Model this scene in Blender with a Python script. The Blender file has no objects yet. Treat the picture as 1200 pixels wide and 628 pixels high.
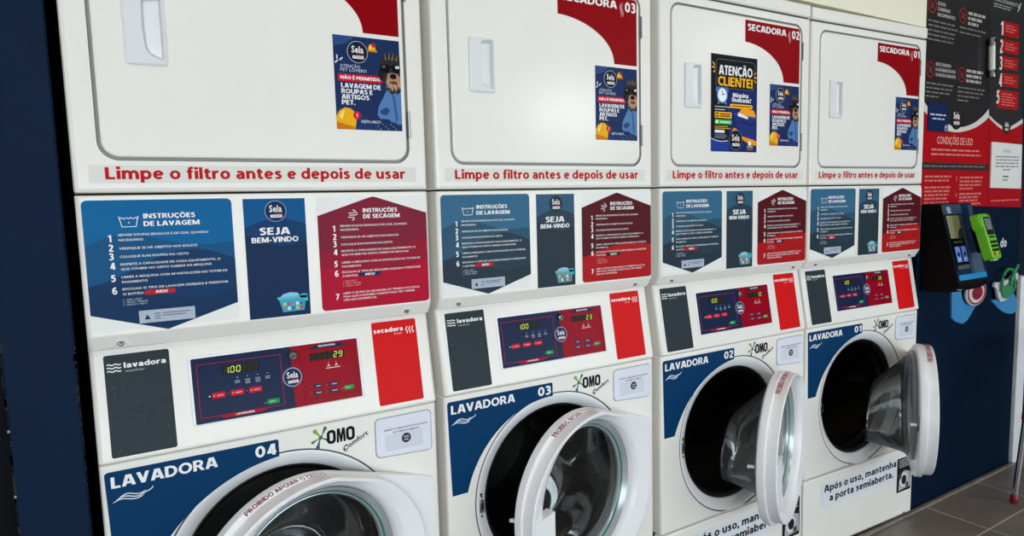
import bpy, bmesh, math, random
from mathutils import Vector, Matrix
from mathutils.geometry import tessellate_polygon
random.seed(4)
S = bpy.context.scene
COL = S.collection
PI = math.pi

# ------------------------------------------------------------------ camera
cam = bpy.data.cameras.new('camera')
camo = bpy.data.objects.new('camera', cam)
COL.objects.link(camo)
F_PX = 797.333
cam.sensor_width = 36.0
cam.sensor_fit = 'HORIZONTAL'
cam.lens = F_PX / 1200 * 36
cam.shift_y = 6.862 / 1200
cam.clip_start = 0.02
yaw, pit, rol = math.radians(32.0449), math.radians(5.8008), math.radians(-1.4846)
fw = Vector((math.sin(yaw) * math.cos(pit), math.cos(yaw) * math.cos(pit), -math.sin(pit)))
rt = Vector((math.cos(yaw), -math.sin(yaw), 0))
up = rt.cross(fw)
r2 = rt * math.cos(rol) + up * math.sin(rol)
u2 = -rt * math.sin(rol) + up * math.cos(rol)
M = Matrix((r2, u2, -fw)).transposed().to_4x4()
M.translation = (0.03408, -1.41284, 1.29308)
camo.matrix_world = M
S.camera = camo

# ------------------------------------------------------------------ view, world, lights
S.view_settings.view_transform = 'Standard'
S.view_settings.look = 'None'
S.view_settings.gamma = 1
S.view_settings.use_curve_mapping = False
S.view_settings.exposure = -0.13
W = bpy.data.worlds.new('world')
S.world = W
W.use_nodes = True
bg = W.node_tree.nodes['Background']
bg.inputs[0].default_value = (0.84, 0.92, 1.0, 1)
bg.inputs[1].default_value = 1.6


def area(name, loc, rot, sx, sy, power, col):
    l = bpy.data.lights.new(name, 'AREA')
    l.shape = 'RECTANGLE'
    l.size, l.size_y = sx, sy
    l.energy = power
    l.color = col
    o = bpy.data.objects.new(name, l)
    COL.objects.link(o)
    o.location = loc
    o.rotation_euler = rot
    return o


# daylight through the shop front behind the camera, an added low fill, ceiling lamps
area('daylight_window', (-1.75, -4.62, 1.45), (PI / 2, 0, 0), 2.4, 2.2, 100, (0.88, 0.945, 1.0))
area('added_low_fill', (3.0, -4.62, 0.9), (PI / 2, 0, 0), 6.8, 1.35, 140, (0.84, 0.93, 1.0))  # added wide low source; evens out the row, stays out of dryer door reflections
area('daylight_far_window', (4.6, -4.62, 2.27), (PI / 2, 0, 0), 1.1, 0.5, 34, (0.95, 0.98, 1.0))
area('ceiling_lamp_near', (-0.2, -1.7, 2.86), (0, 0, 0), 1.2, 0.3, 13, (1.0, 0.88, 0.68))
area('ceiling_lamp_mid', (2.2, -1.3, 2.86), (0, 0, 0), 1.2, 0.3, 7, (1.0, 0.88, 0.68))
area('ceiling_lamp_far', (5.6, -3.4, 2.86), (0, 0, 0), 0.6, 0.5, 20, (1.0, 0.96, 0.9))


# ------------------------------------------------------------------ materials
def lin(c):
    c = c / 255
    return c / 12.92 if c <= 0.04045 else ((c + 0.055) / 1.055) ** 2.4


MATS = {}


def mat(name, rgb=(200, 200, 200), rough=0.5, metal=0.0, emit=0.0, noise=0.0, bump=0.0, scale=40, coat=0.0, spec=0.5):
    if name in MATS:
        return MATS[name]
    m = bpy.data.materials.new(name)
    m.use_nodes = True
    nt = m.node_tree
    b = nt.nodes['Principled BSDF']
    c = (lin(rgb[0]), lin(rgb[1]), lin(rgb[2]), 1)
    b.inputs['Base Color'].default_value = c
    b.inputs['Roughness'].default_value = rough
    b.inputs['Metallic'].default_value = metal
    b.inputs['Coat Weight'].default_value = coat
    b.inputs['Specular IOR Level'].default_value = spec
    if emit:
        b.inputs['Emission Color'].default_value = c
        b.inputs['Emission Strength'].default_value = emit
    if noise or bump:
        tc = nt.nodes.new('ShaderNodeTexCoord')
        n = nt.nodes.new('ShaderNodeTexNoise')
        n.inputs['Scale'].default_value = scale
        n.inputs['Detail'].default_value = 4
        nt.links.new(tc.outputs['Object'], n.inputs['Vector'])
        if noise:
            r = nt.nodes.new('ShaderNodeValToRGB')
            r.color_ramp.elements[0].position = 0.3
            r.color_ramp.elements[1].position = 0.7
            r.color_ramp.elements[0].color = tuple(x * (1 - noise) for x in c[:3]) + (1,)
            r.color_ramp.elements[1].color = tuple(min(1, x * (1 + noise)) for x in c[:3]) + (1,)
            nt.links.new(n.outputs['Fac'], r.inputs['Fac'])
            nt.links.new(r.outputs['Color'], b.inputs['Base Color'])
        if bump:
            bp = nt.nodes.new('ShaderNodeBump')
            bp.inputs['Strength'].default_value = bump
            bp.inputs['Distance'].default_value = 0.002
            nt.links.new(n.outputs['Fac'], bp.inputs['Height'])
            nt.links.new(bp.outputs['Normal'], b.inputs['Normal'])
    MATS[name] = m
    return m


def ink(r, g, b, rough=0.35):
    return mat('ink_%d_%d_%d_%d' % (r, g, b, int(rough * 100)), (r, g, b), rough, spec=0.08)


def glass_mat(name, tint, refl=0.04, rough=0.0, gl_col=1.0, milk=0.0):
    m = bpy.data.materials.new(name)
    m.use_nodes = True
    nt = m.node_tree
    nt.nodes.clear()
    out = nt.nodes.new('ShaderNodeOutputMaterial')
    mx = nt.nodes.new('ShaderNodeMixShader')
    tr = nt.nodes.new('ShaderNodeBsdfTransparent')
    gl = nt.nodes.new('ShaderNodeBsdfGlossy')
    fr = nt.nodes.new('ShaderNodeFresnel')
    fr.inputs['IOR'].default_value = 1.5
    gl.inputs['Roughness'].default_value = rough
    tr.inputs['Color'].default_value = tint + (1,)
    ad = nt.nodes.new('ShaderNodeMath')
    ad.operation = 'ADD'
    ad.use_clamp = True
    ad.inputs[1].default_value = refl
    nt.links.new(fr.outputs[0], ad.inputs[0])
    nt.links.new(ad.outputs[0], mx.inputs[0])
    nt.links.new(tr.outputs[0], mx.inputs[1])
    nt.links.new(gl.outputs[0], mx.inputs[2])
    gl.inputs['Color'].default_value = (gl_col, gl_col, gl_col, 1)
    if milk:
        df = nt.nodes.new('ShaderNodeBsdfDiffuse')
        df.inputs['Color'].default_value = (0.8, 0.82, 0.82, 1)
        m2 = nt.nodes.new('ShaderNodeMixShader')
        m2.inputs[0].default_value = milk
        nt.links.new(mx.outputs[0], m2.inputs[1])
        nt.links.new(df.outputs[0], m2.inputs[2])
        nt.links.new(m2.outputs[0], out.inputs[0])
    else:
        nt.links.new(mx.outputs[0], out.inputs[0])
    MATS[name] = m
    return m


WHITE = mat('white_enamel', (239, 236, 229), 0.2, noise=0.012, scale=6, spec=0.36)
WHITE2 = mat('white_plastic', (240, 241, 243), 0.3)
WHITE3 = mat('white_door_plastic', (241, 241, 243), 0.24, spec=0.4)
GROOVE = mat('grey_groove', (118, 120, 122), 0.6)
SILVER = mat('silver_bezel', (176, 184, 188), 0.22, 0.35)
DARKGAP = mat('dark_gap_seal', (60, 60, 58), 0.7)
SEAL = mat('grey_door_seal', (150, 150, 144), 0.6)
BLACK = mat('black_rubber', (12, 12, 13), 0.45)
STEEL = mat('brushed_steel', (150, 150, 150), 0.3, 1.0)
CHROME = mat('chrome', (205, 205, 208), 0.12, 1.0)
NAVYW = mat('navy_wall_paint', (16, 33, 57), 0.6, noise=0.08, bump=0.05, scale=9, spec=0.06)
NAVYD = mat('deep_navy_wall_paint', (3, 24, 46), 0.6, noise=0.08, bump=0.05, scale=9, spec=0.06)
CREAM = mat('cream_wall_paint', (238, 233, 210), 0.6, noise=0.015, scale=5)
BKIOSK = mat('black_kiosk_shell', (5, 5, 6), 0.6, spec=0.12)
GLASS = glass_mat('clear_bowl_glass', (0.92, 0.95, 0.94), 0.03, 0.07, 0.42, 0.022)
PANE = glass_mat('door_pane_glass', (0.82, 0.85, 0.85), 0.0, 0.0, 0.8)
WINGLASS = glass_mat('window_glass', (0.97, 0.98, 0.98), 0.0)


def drum_mat():
    m = bpy.data.materials.new('perforated_drum')
    m.use_nodes = True
    nt = m.node_tree
    b = nt.nodes['Principled BSDF']
    tc = nt.nodes.new('ShaderNodeTexCoord')
    v = nt.nodes.new('ShaderNodeTexVoronoi')
    v.inputs['Scale'].default_value = 85
    v.inputs['Randomness'].default_value = 0.35
    r = nt.nodes.new('ShaderNodeValToRGB')
    r.color_ramp.interpolation = 'CONSTANT'
    r.color_ramp.elements[0].color = (0.002, 0.002, 0.002, 1)
    r.color_ramp.elements[1].position = 0.24
    r.color_ramp.elements[1].color = (0.045, 0.042, 0.04, 1)
    nt.links.new(tc.outputs['Object'], v.inputs['Vector'])
    nt.links.new(v.outputs['Distance'], r.inputs['Fac'])
    nt.links.new(r.outputs['Color'], b.inputs['Base Color'])
    b.inputs['Roughness'].default_value = 0.38
    b.inputs['Metallic'].default_value = 0.7
    return m


DRUM = drum_mat()


def floor_mat():
    m = bpy.data.materials.new('brown_grey_floor_tile')
    m.use_nodes = True
    nt = m.node_tree
    b = nt.nodes['Principled BSDF']
    tc = nt.nodes.new('ShaderNodeTexCoord')
    mp = nt.nodes.new('ShaderNodeMapping')
    mp.inputs['Location'].default_value = (-2.905, 0.25, 0)
    br = nt.nodes.new('ShaderNodeTexBrick')
    br.offset = 0.0
    br.inputs['Scale'].default_value = 1.0
    br.inputs['Brick Width'].default_value = 0.435
    br.inputs['Row Height'].default_value = 0.87
    br.inputs['Mortar Size'].default_value = 0.0035
    br.inputs['Mortar Smooth'].default_value = 0.1
    br.inputs['Color1'].default_value = (lin(126), lin(116), lin(108), 1)
    br.inputs['Color2'].default_value = (lin(119), lin(110), lin(103), 1)
    br.inputs['Mortar'].default_value = (lin(200), lin(190), lin(178), 1)
    n = nt.nodes.new('ShaderNodeTexNoise')
    n.inputs['Scale'].default_value = 7
    n.inputs['Detail'].default_value = 8
    n.inputs['Roughness'].default_value = 0.65
    mr = nt.nodes.new('ShaderNodeMapRange')
    mr.inputs['From Min'].default_value = 0.3
    mr.inputs['From Max'].default_value = 0.7
    mr.inputs['To Min'].default_value = 0.72
    mr.inputs['To Max'].default_value = 1.18
    mx = nt.nodes.new('ShaderNodeMix')
    mx.data_type = 'RGBA'
    mx.blend_type = 'MULTIPLY'
    mx.inputs[0].default_value = 1
    nt.links.new(tc.outputs['Object'], mp.inputs['Vector'])
    nt.links.new(mp.outputs[0], br.inputs['Vector'])
    nt.links.new(tc.outputs['Object'], n.inputs['Vector'])
    nt.links.new(n.outputs['Fac'], mr.inputs['Value'])
    nt.links.new(br.outputs['Color'], mx.inputs[6])
    nt.links.new(mr.outputs[0], mx.inputs[7])
    nt.links.new(mx.outputs[2], b.inputs['Base Color'])
    b.inputs['Roughness'].default_value = 0.42
    return m


FLOOR = floor_mat()


# ------------------------------------------------------------------ mesh helpers
class MB:
    def __init__(s):
        s.v, s.f, s.fm, s.m, s.ff = [], [], [], [], []

    def mi(s, m):
        if m not in s.m:
            s.m.append(m)
        return s.m.index(m)

    def add(s, vs, fs, m, flat=False):
        o = len(s.v)
        s.v += [tuple(p) for p in vs]
        k = s.mi(m)
        for f in fs:
            s.f.append([i + o for i in f])
            s.fm.append(k)
            s.ff.append(flat)

    def mesh(s, name, smooth=False, angle=35):
        me = bpy.data.meshes.new(name)
        me.from_pydata(s.v, [], s.f)
        for m in s.m:
            me.materials.append(m)
        me.polygons.foreach_set('material_index', s.fm)
        me.polygons.foreach_set('use_smooth', [not q for q in s.ff])
        me.validate(clean_customdata=False)
        if smooth:
            bm = bmesh.new()
            bm.from_mesh(me)
            bmesh.ops.remove_doubles(bm, verts=bm.verts, dist=1e-6)
            bmesh.ops.recalc_face_normals(bm, faces=bm.faces)
            for f_ in bm.faces:
                f_.smooth = f_.smooth and f_.calc_area() < 0.003
            sm = [f_.smooth for f_ in bm.faces]
            bm.to_mesh(me)
            bm.free()
            me.set_sharp_from_angle(angle=math.radians(angle))
            me.polygons.foreach_set('use_smooth', sm)
        else:
            me.polygons.foreach_set('use_smooth', [False] * len(me.polygons))
        me.update()
        return me

    # ---- solids
    def box(s, x0, x1, y0, y1, z0, z1, m, bev=0.0, seg=3):
        bm = bmesh.new()
        bmesh.ops.create_cube(bm, size=1)
        for v in bm.verts:
            v.co = ((x0 + x1) / 2 + v.co.x * (x1 - x0), (y0 + y1) / 2 + v.co.y * (y1 - y0), (z0 + z1) / 2 + v.co.z * (z1 - z0))
        if bev:
            bmesh.ops.bevel(bm, geom=bm.edges[:], offset=bev, segments=seg, affect='EDGES', profile=0.5)
        bm.verts.index_update()
        s.add([v.co[:] for v in bm.verts], [[v.index for v in f.verts] for f in bm.faces], m)
        bm.free()

    def bridge(s, A, B, m, closed=True):
        n = len(A)
        fs = []
        for i in range(n if closed else n - 1):
            j = (i + 1) % n
            fs.append([i, j, n + j, n + i])
        s.add(A + B, fs, m)

    def loft(s, loops, m, closed=True):
        n = len(loops[0])
        fs = []
        for k in range(len(loops) - 1):
            for i in range(n if closed else n - 1):
                j = (i + 1) % n
                fs.append([k * n + i, k * n + j, (k + 1) * n + j, (k + 1) * n + i])
        s.add([p for l in loops for p in l], fs, m)

    def fill(s, loops2d, fn, m):
        """planar fill of the first loop with the others as holes; fn maps (x,z) to 3D"""
        pts = [p for l in loops2d for p in l]
        tris = tessellate_polygon([[Vector((p[0], p[1], 0)) for p in l] for l in loops2d])
        s.add([fn(*p) for p in pts], [list(t) for t in tris], m, True)

    def panel(s, x0, x1, z0, z1, r, yf, yb, bev, m, holes=(), back=True, n=6):
        """slab with rounded corners and rounded front edges, optional holes in its face"""
        loops = []
        for ins, dy in ((0, bev), (bev * 0.3, bev * 0.3), (bev, 0)):
            L = rr(x0 + ins, x1 - ins, z0 + ins, z1 - ins, max(r - ins, 0.0005), n)
            loops.append([(x, yf + dy, z) for x, z in L])
        L0 = rr(x0, x1, z0, z1, max(r, 0.0005), n)
        loops = [[(x, yb, z) for x, z in L0]] + loops
        s.loft(loops, m)
        Lf = rr(x0 + bev, x1 - bev, z0 + bev, z1 - bev, max(r - bev, 0.0005), n)
        s.fill([Lf] + list(holes), lambda x, z: (x, yf, z), m)
        if back:
            s.fill([L0], lambda x, z: (x, yb, z), m)

    def tube(s, pts, r, m, n=10, cap=True):
        rings = []
        for i, p in enumerate(pts):
            p = Vector(p)
            a = Vector(pts[max(i - 1, 0)])
            b = Vector(pts[min(i + 1, len(pts) - 1)])
            d = (b - a).normalized()
            h = Vector((0, 0, 1)) if abs(d.z) < 0.9 else Vector((1, 0, 0))
            u = d.cross(h).normalized()
            w = d.cross(u)
            rr_ = r[i] if isinstance(r, (list, tuple)) else r
            rings.append([tuple(p + u * math.cos(2 * PI * k / n) * rr_ + w * math.sin(2 * PI * k / n) * rr_) for k in range(n)])
        s.loft(rings, m)
        if cap:
            s.add(rings[0], [list(range(n))], m)
            s.add(rings[-1], [list(range(n))[::-1]], m)


def rr(x0, x1, z0, z1, r, n=6):
    P = []
    for cx, cz, a0 in ((x1 - r, z0 + r, -PI / 2), (x1 - r, z1 - r, 0), (x0 + r, z1 - r, PI / 2), (x0 + r, z0 + r, PI)):
        for k in range(n + 1):
            a = a0 + PI / 2 * k / n
            P.append((cx + r * math.cos(a), cz + r * math.sin(a)))
    return P


def circ(cx, cz, rx, rz=None, n=48, a0=0.0, a1=2 * PI):
    rz = rx if rz is None else rz
    full = abs(a1 - a0 - 2 * PI) < 1e-6
    return [(cx + rx * math.cos(a0 + (a1 - a0) * k / n), cz + rz * math.sin(a0 + (a1 - a0) * k / n)) for k in range(n if full else n + 1)]


# ---- text through the built-in font
TX = {}


def text_geo(st, bold):
    key = (st, bold)
    if key not in TX:
        c = bpy.data.curves.new('t', 'FONT')
        c.body = st
        c.offset = min(bold, 0.022) if any(q in st for q in 'áéíóúãõçâê') else bold
        c.space_character = 1 + bold * 2.2
        c.resolution_u = 2
        o = bpy.data.objects.new('t', c)
        COL.objects.link(o)
        dg = bpy.context.evaluated_depsgraph_get()
        me = o.evaluated_get(dg).to_mesh()
        vs = [(v.co.x, v.co.y) for v in me.vertices]
        fs = [list(p.vertices) for p in me.polygons]
        o.evaluated_get(dg).to_mesh_clear()
        bpy.data.objects.remove(o)
        bpy.data.curves.remove(c)
        TX[key] = (vs, fs)
    return TX[key]


def cap_h(bold):
    vs, _ = text_geo('H', bold)
    return max(p[1] for p in vs)


class Sheet(MB):
    """flat printed thing: shapes in (x,z), put on a surface by self.fn(x,z,layer)"""

    def __init__(s, fn=None, step=0.00025, base=0.0004):
        super().__init__()
        s.fn = fn or (lambda x, z, l: (x, -base - step * l, z))

    def poly(s, pts, m, l=1, holes=()):
        s.fill([pts] + list(holes), lambda x, z: s.fn(x, z, l), m)

    def rect(s, x0, x1, z0, z1, m, l=1, r=0.0):
        x0, x1 = min(x0, x1), max(x0, x1)
        z0, z1 = min(z0, z1), max(z0, z1)
        s.poly(rr(x0, x1, z0, z1, min(r, (x1 - x0) / 2.01, (z1 - z0) / 2.01), 4) if r else [(x0, z0), (x1, z0), (x1, z1), (x0, z1)], m, l)

    def disc(s, cx, cz, r, m, l=1, rz=None, n=32):
        s.poly(circ(cx, cz, r, rz, n), m, l)

    def ring(s, cx, cz, r0, r1, m, l=1, k=1.0, n=40):
        s.poly(circ(cx, cz, r1, r1 * k, n), m, l, [circ(cx, cz, r0, r0 * k, n)])

    def line(s, pts, w, m, l=1):
        """stroke of width w (or list of widths)"""
        A, B = [], []
        for i, p in enumerate(pts):
            a = pts[max(i - 1, 0)]
            b = pts[min(i + 1, len(pts) - 1)]
            dx, dz = b[0] - a[0], b[1] - a[1]
            q = math.hypot(dx, dz) or 1
            ww = (w[i] if isinstance(w, (list, tuple)) else w) / 2
            A.append(s.fn(p[0] - dz / q * ww, p[1] + dx / q * ww, l))
            B.append(s.fn(p[0] + dz / q * ww, p[1] - dx / q * ww, l))
        s.bridge(A, B, m, closed=False)

    def frame(s, x0, x1, z0, z1, w, m, l=1, r=0.0):
        r = max(r, w)
        s.poly(rr(x0, x1, z0, z1, r, 4), m, l, [rr(x0 + w, x1 - w, z0 + w, z1 - w, max(r - w, 0.0002), 4)])

    def text(s, st, x, z, w, h, m, l=2, bold=0.02, align='L', shear=0.0, rot=0.0, arc=None):
        """text with cap height h, baseline z, fitted to width w (None keeps the proportion)"""
        sans = bold >= 0.02 and has_sans(st)
        vs, fs = sans_geo(st) if sans else text_geo(st, bold)
        if not vs:
            return
        x0 = min(p[0] for p in vs)
        x1 = max(p[0] for p in vs)
        sz = h if sans else h / cap_h(bold)
        sx = sz if w is None else w / (x1 - x0)
        W_ = (x1 - x0) * sx
        off = {'L': 0, 'C': -W_ / 2, 'R': -W_}[align]
        c, sn = math.cos(rot), math.sin(rot)
        out = []
        for p_ in vs:
            px, py = p_[0], p_[1]
            dl = p_[2] if len(p_) > 2 else 0.0
            a = (px - x0) * sx + off + shear * py * sz
            b = py * sz
            if arc:
                b += arc * ((a / W_ if W_ else 0) ** 2)
            out.append(s.fn(x + a * c - b * sn, z + a * sn + b * c, l + dl))
        s.add(out, fs, m)



# ---- a plain bold sans alphabet drawn with bars, slants and curves (cap height 1)
SW = 0.222


def EL(cx, cy, rx, ry, a0=0, a1=360, n=22):
    return ('c', [(cx + rx * math.cos(math.radians(a0 + (a1 - a0) * k / n)), cy + ry * math.sin(math.radians(a0 + (a1 - a0) * k / n))) for k in range(n + 1)])


def CU(*P):
    out = []
    for i in range(len(P) - 1):
        p0, p1, p2, p3 = P[max(i - 1, 0)], P[i], P[i + 1], P[min(i + 2, len(P) - 1)]
        for k in range(5):
            t = k / 5
            out.append(tuple(0.5 * (2 * p1[j] + (p2[j] - p0[j]) * t + (2 * p0[j] - 5 * p1[j] + 4 * p2[j] - p3[j]) * t * t + (3 * p1[j] - p0[j] - 3 * p2[j] + p3[j]) * t ** 3) for j in (0, 1)))
    return ('c', out + [P[-1]])


V = lambda x, a=0, b=1: ('v', x, a, b)
Hh = lambda a, b, y: ('h', a, b, y)
PP = lambda x0, y0, x1, y1: ('p', x0, y0, x1, y1)
DOT = lambda x, y: ('r', x, y)
BOWL = lambda x, t, b, rx: [Hh(0.1, x, t), Hh(0.1, x, b), EL(x, (t + b) / 2, rx, (t - b) / 2, 90, -90, 14)]
ARCH = lambda x0, x1: [CU((x0, 0.42), (x0 + 0.08, 0.58), ((x0 + x1) / 2 + 0.03, 0.655), (x1 - 0.05, 0.59), (x1, 0.42)), V(x1, 0, 0.45)]
GL = {
    'A': (0.82, [PP(.105, 0, .355, 1), PP(.715, 0, .465, 1), Hh(.22, .60, .29)]), 'B': (.68, [V(.1)] + BOWL(.36, .915, .53, .17) + BOWL(.38, .53, .085, .20)),
    'C': (.70, [EL(.45, .5, .345, .41, 48, 312)]), 'D': (.78, [V(.1)] + BOWL(.30, .915, .085, .38)), 'E': (.58, [V(.1), Hh(.1, .55, .915), Hh(.1, .51, .52), Hh(.1, .55, .085)]),
    'F': (.56, [V(.1), Hh(.1, .54, .915), Hh(.1, .5, .5)]), 'G': (.78, [EL(.46, .5, .355, .41, 50, 318), V(.665, .1, .5), Hh(.44, .755, .47)]), 'H': (.82, [V(.1), V(.72), Hh(.1, .72, .52)]),
    'I': (.2, [V(.1)]), 'J': (.42, [V(.3, .25, 1), CU((.3, .28), (.28, .14), (.2, .085), (.04, .09))]), 'L': (.56, [V(.1), Hh(.1, .54, .085)]),
    'M': (1.0, [V(.1), V(.9), PP(.5, .02, .17, 1), PP(.5, .02, .83, 1)]), 'N': (.84, [V(.1), V(.74), PP(.7, 0, .14, 1)]), 'O': (.88, [EL(.44, .5, .345, .41)]),
    'P': (.66, [V(.1)] + BOWL(.34, .915, .43, .22)), 'Q': (.88, [EL(.44, .5, .345, .41), PP(.74, -.2, .5, .12)]), 'R': (.72, [V(.1)] + BOWL(.34, .915, .45, .21) + [PP(.62, 0, .38, .46)]),
    'S': (.60, [CU((.53, .86), (.38, .91), (.24, .90), (.13, .81), (.14, .67), (.28, .56), (.41, .47), (.49, .33), (.44, .15), (.28, .085), (.07, .13))]), 'T': (.62, [Hh(.02, .60, .915), V(.31)]),
    'U': (.80, [V(.1, .34, 1), V(.70, .34, 1), EL(.4, .36, .3, .275, 180, 360, 14)]), 'V': (.78, [PP(.39, 0, .11, 1), PP(.39, 0, .67, 1)]), 'X': (.74, [PP(.11, 0, .63, 1), PP(.63, 0, .11, 1)]),
    'Z': (.62, [Hh(.05, .58, .915), Hh(.05, .58, .085), PP(.13, .06, .5, .94)]), '0': (.68, [EL(.34, .5, .235, .41)]), '1': (.52, [V(.36), PP(.14, .74, .33, .99)]),
    '2': (.66, [CU((.09, .80), (.2, .90), (.34, .91), (.48, .83), (.50, .68), (.40, .5), (.14, .12)), Hh(.06, .6, .085)]), '3': (.64, [CU((.08, .86), (.24, .915), (.41, .88), (.47, .73), (.38, .57), (.22, .535)), CU((.22, .52), (.42, .48), (.50, .31), (.42, .13), (.25, .085), (.06, .13))]),
    '4': (.70, [PP(.14, .24, .44, 1), Hh(.04, .66, .27), V(.49)]), '5': (.64, [Hh(.14, .56, .915), V(.19, .5, .95), CU((.15, .56), (.3, .60), (.45, .53), (.51, .35), (.43, .15), (.27, .085), (.07, .13))]),
    '6': (.68, [CU((.54, .9), (.37, .9), (.2, .78), (.125, .55), (.13, .32)), EL(.345, .31, .215, .225)]), '7': (.62, [Hh(.05, .59, .915), PP(.21, 0, .50, .92)]), '8': (.66, [EL(.33, .72, .185, .19), EL(.33, .29, .225, .205)]),
    'a': (.60, [V(.47, 0, .5), CU((.09, .60), (.24, .655), (.38, .63), (.46, .54), (.47, .42)), CU((.47, .42), (.28, .40), (.14, .33), (.12, .2), (.2, .1), (.33, .1), (.44, .18), (.47, .3))]), 'b': (.64, [V(.1, 0, 1.05), EL(.325, .37, .225, .285)]),
    'c': (.52, [EL(.325, .37, .225, .285, 52, 308)]), 'd': (.64, [V(.54, 0, 1.05), EL(.315, .37, .225, .285)]), 'e': (.63, [Hh(.14, .53, .385), EL(.325, .37, .22, .285, 2, 318)]),
    'f': (.42, [V(.19, 0, .82), CU((.19, .8), (.22, .93), (.3, .985), (.42, .97)), Hh(.02, .38, .66)]), 'h': (.62, [V(.1, 0, 1.05)] + ARCH(.1, .51)), 'i': (.2, [V(.1, 0, .74), DOT(.1, .95)]), 'l': (.2, [V(.1, 0, 1.05)]),
    'm': (.98, [V(.1, 0, .74)] + ARCH(.1, .48) + ARCH(.48, .87)), 'n': (.62, [V(.1, 0, .74)] + ARCH(.1, .51)), 'o': (.64, [EL(.32, .37, .225, .285)]), 'p': (.64, [V(.1, -.3, .74), EL(.325, .37, .225, .285)]),
    'q': (.64, [V(.54, -.3, .74), EL(.315, .37, .225, .285)]), 'r': (.44, [V(.1, 0, .74), CU((.1, .42), (.17, .57), (.28, .645), (.43, .645))]), 's': (.52, [CU((.44, .62), (.3, .655), (.17, .63), (.125, .54), (.2, .44), (.34, .36), (.41, .25), (.36, .13), (.24, .085), (.07, .11))]),
    't': (.44, [V(.19, .2, .92), CU((.19, .24), (.22, .13), (.31, .085), (.43, .1)), Hh(.02, .42, .66)]), 'u': (.62, [V(.1, .28, .74), EL(.3, .3, .2, .215, 180, 360, 12), V(.51, 0, .74)]), 'v': (.62, [PP(.31, 0, .11, .74), PP(.31, 0, .51, .74)]),
    'z': (.52, [Hh(.04, .48, .66), Hh(.04, .48, .085), PP(.12, .06, .41, .68)]), '!': (.2, [V(.1, .3, 1), DOT(.1, .09)]), '.': (.2, [DOT(.1, .09)]), ',': (.22, [PP(.08, -.16, .13, .18)]), ':': (.2, [DOT(.1, .09), DOT(.1, .6)]),
    '-': (.38, [Hh(.04, .34, .37)]), '?': (.52, [CU((.06, .88), (.2, .92), (.36, .86), (.41, .72), (.32, .58), (.22, .48), (.21, .32)), DOT(.21, .09)]),
}
ACC = {'\u00c7': ('C', 'c'), '\u00d5': ('O', '~'), '\u00c3': ('A', '~'), '\u00c1': ('A', '/'), '\u00c9': ('E', '/'), '\u00d3': ('O', '/'), '\u00cd': ('I', '/'), '\u00f3': ('o', '/'), '\u00e1': ('a', '/')}
SG = {}


def sans_geo(st):
    if st in SG:
        return SG[st]
    cur = [0]
    mb = Sheet(lambda x, z, l: (x, z, 0.09 * cur[0]))
    x = 0.0
    h = SW / 2
    for ch in st:
        if ch == ' ':
            x += 0.30
            continue
        base, acc = ACC.get(ch, (ch, ''))
        w, prims = GL[base]
        cur[0] = 0
        for p in prims:
            cur[0] += 1
            if p[0] == 'v':
                P = [(p[1] - h, p[2]), (p[1] + h, p[2]), (p[1] + h, p[3]), (p[1] - h, p[3])]
            elif p[0] == 'h':
                k = h * 0.88
                P = [(p[1], p[3] - k), (p[2], p[3] - k), (p[2], p[3] + k), (p[1], p[3] + k)]
            elif p[0] == 'p':
                k = h * 1.08
                P = [(p[1] - k, p[2]), (p[1] + k, p[2]), (p[3] + k, p[4]), (p[3] - k, p[4])]
            elif p[0] == 'r':
                k = h * 1.06
                P = [(p[1] - k, p[2] - k), (p[1] + k, p[2] - k), (p[1] + k, p[2] + k), (p[1] - k, p[2] + k)]
            else:
                mb.line([(x + a, b_) for a, b_ in p[1]], SW * 0.93, WHITE)
                continue
            mb.add([(x + a, b_, 0.09 * cur[0]) for a, b_ in P], [[0, 1, 2, 3]], WHITE)
        top = 0.80 if base.islower() else 1.06
        if acc == '~':
            mb.line([(x + w / 2 - .22 + .044 * k, top + .09 + .04 * math.sin(k * .63)) for k in range(11)], 0.10, WHITE)
        elif acc == '/':
            mb.add([(x + w / 2 - .06, top, 0), (x + w / 2 + .06, top, 0), (x + w / 2 + .2, top + .22, 0), (x + w / 2, top + .22, 0)], [[0, 1, 2, 3]], WHITE)
        elif acc == 'c':
            mb.line([(x + w / 2 + .06, 0.02), (x + w / 2 + .1, -.1), (x + w / 2 + .05, -.2), (x + w / 2 - .08, -.22)], 0.09, WHITE)
        x += w + 0.085
    SG[st] = (list(mb.v), mb.f)
    return SG[st]


def has_sans(st):
    return all(c == ' ' or c in GL or c in ACC for c in st)


def tag(o, label=None, cat=None, group=None, kind=None):
    for k, v in (('label', label), ('category', cat), ('group', group), ('kind', kind)):
        if v:
            o[k] = v
    return o


def obj(name, data, parent=None, loc=None, rz=None):
    o = bpy.data.objects.new(name, data)
    COL.objects.link(o)
    if parent is not None:
        o.parent = parent
    if loc:
        o.location = loc
    if rz:
        o.rotation_euler = (0, 0, rz)
    return o


CACHE = {}


def shared(key, fn):
    if key not in CACHE:
        CACHE[key] = fn()
    return CACHE[key]


# ------------------------------------------------------------------ the setting
def struct(name, mb, smooth=False, label=None):
    o = obj(name, mb.mesh(name, smooth))
    o['kind'] = 'structure'
    if label:
        o['label'] = label
    return o


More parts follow.
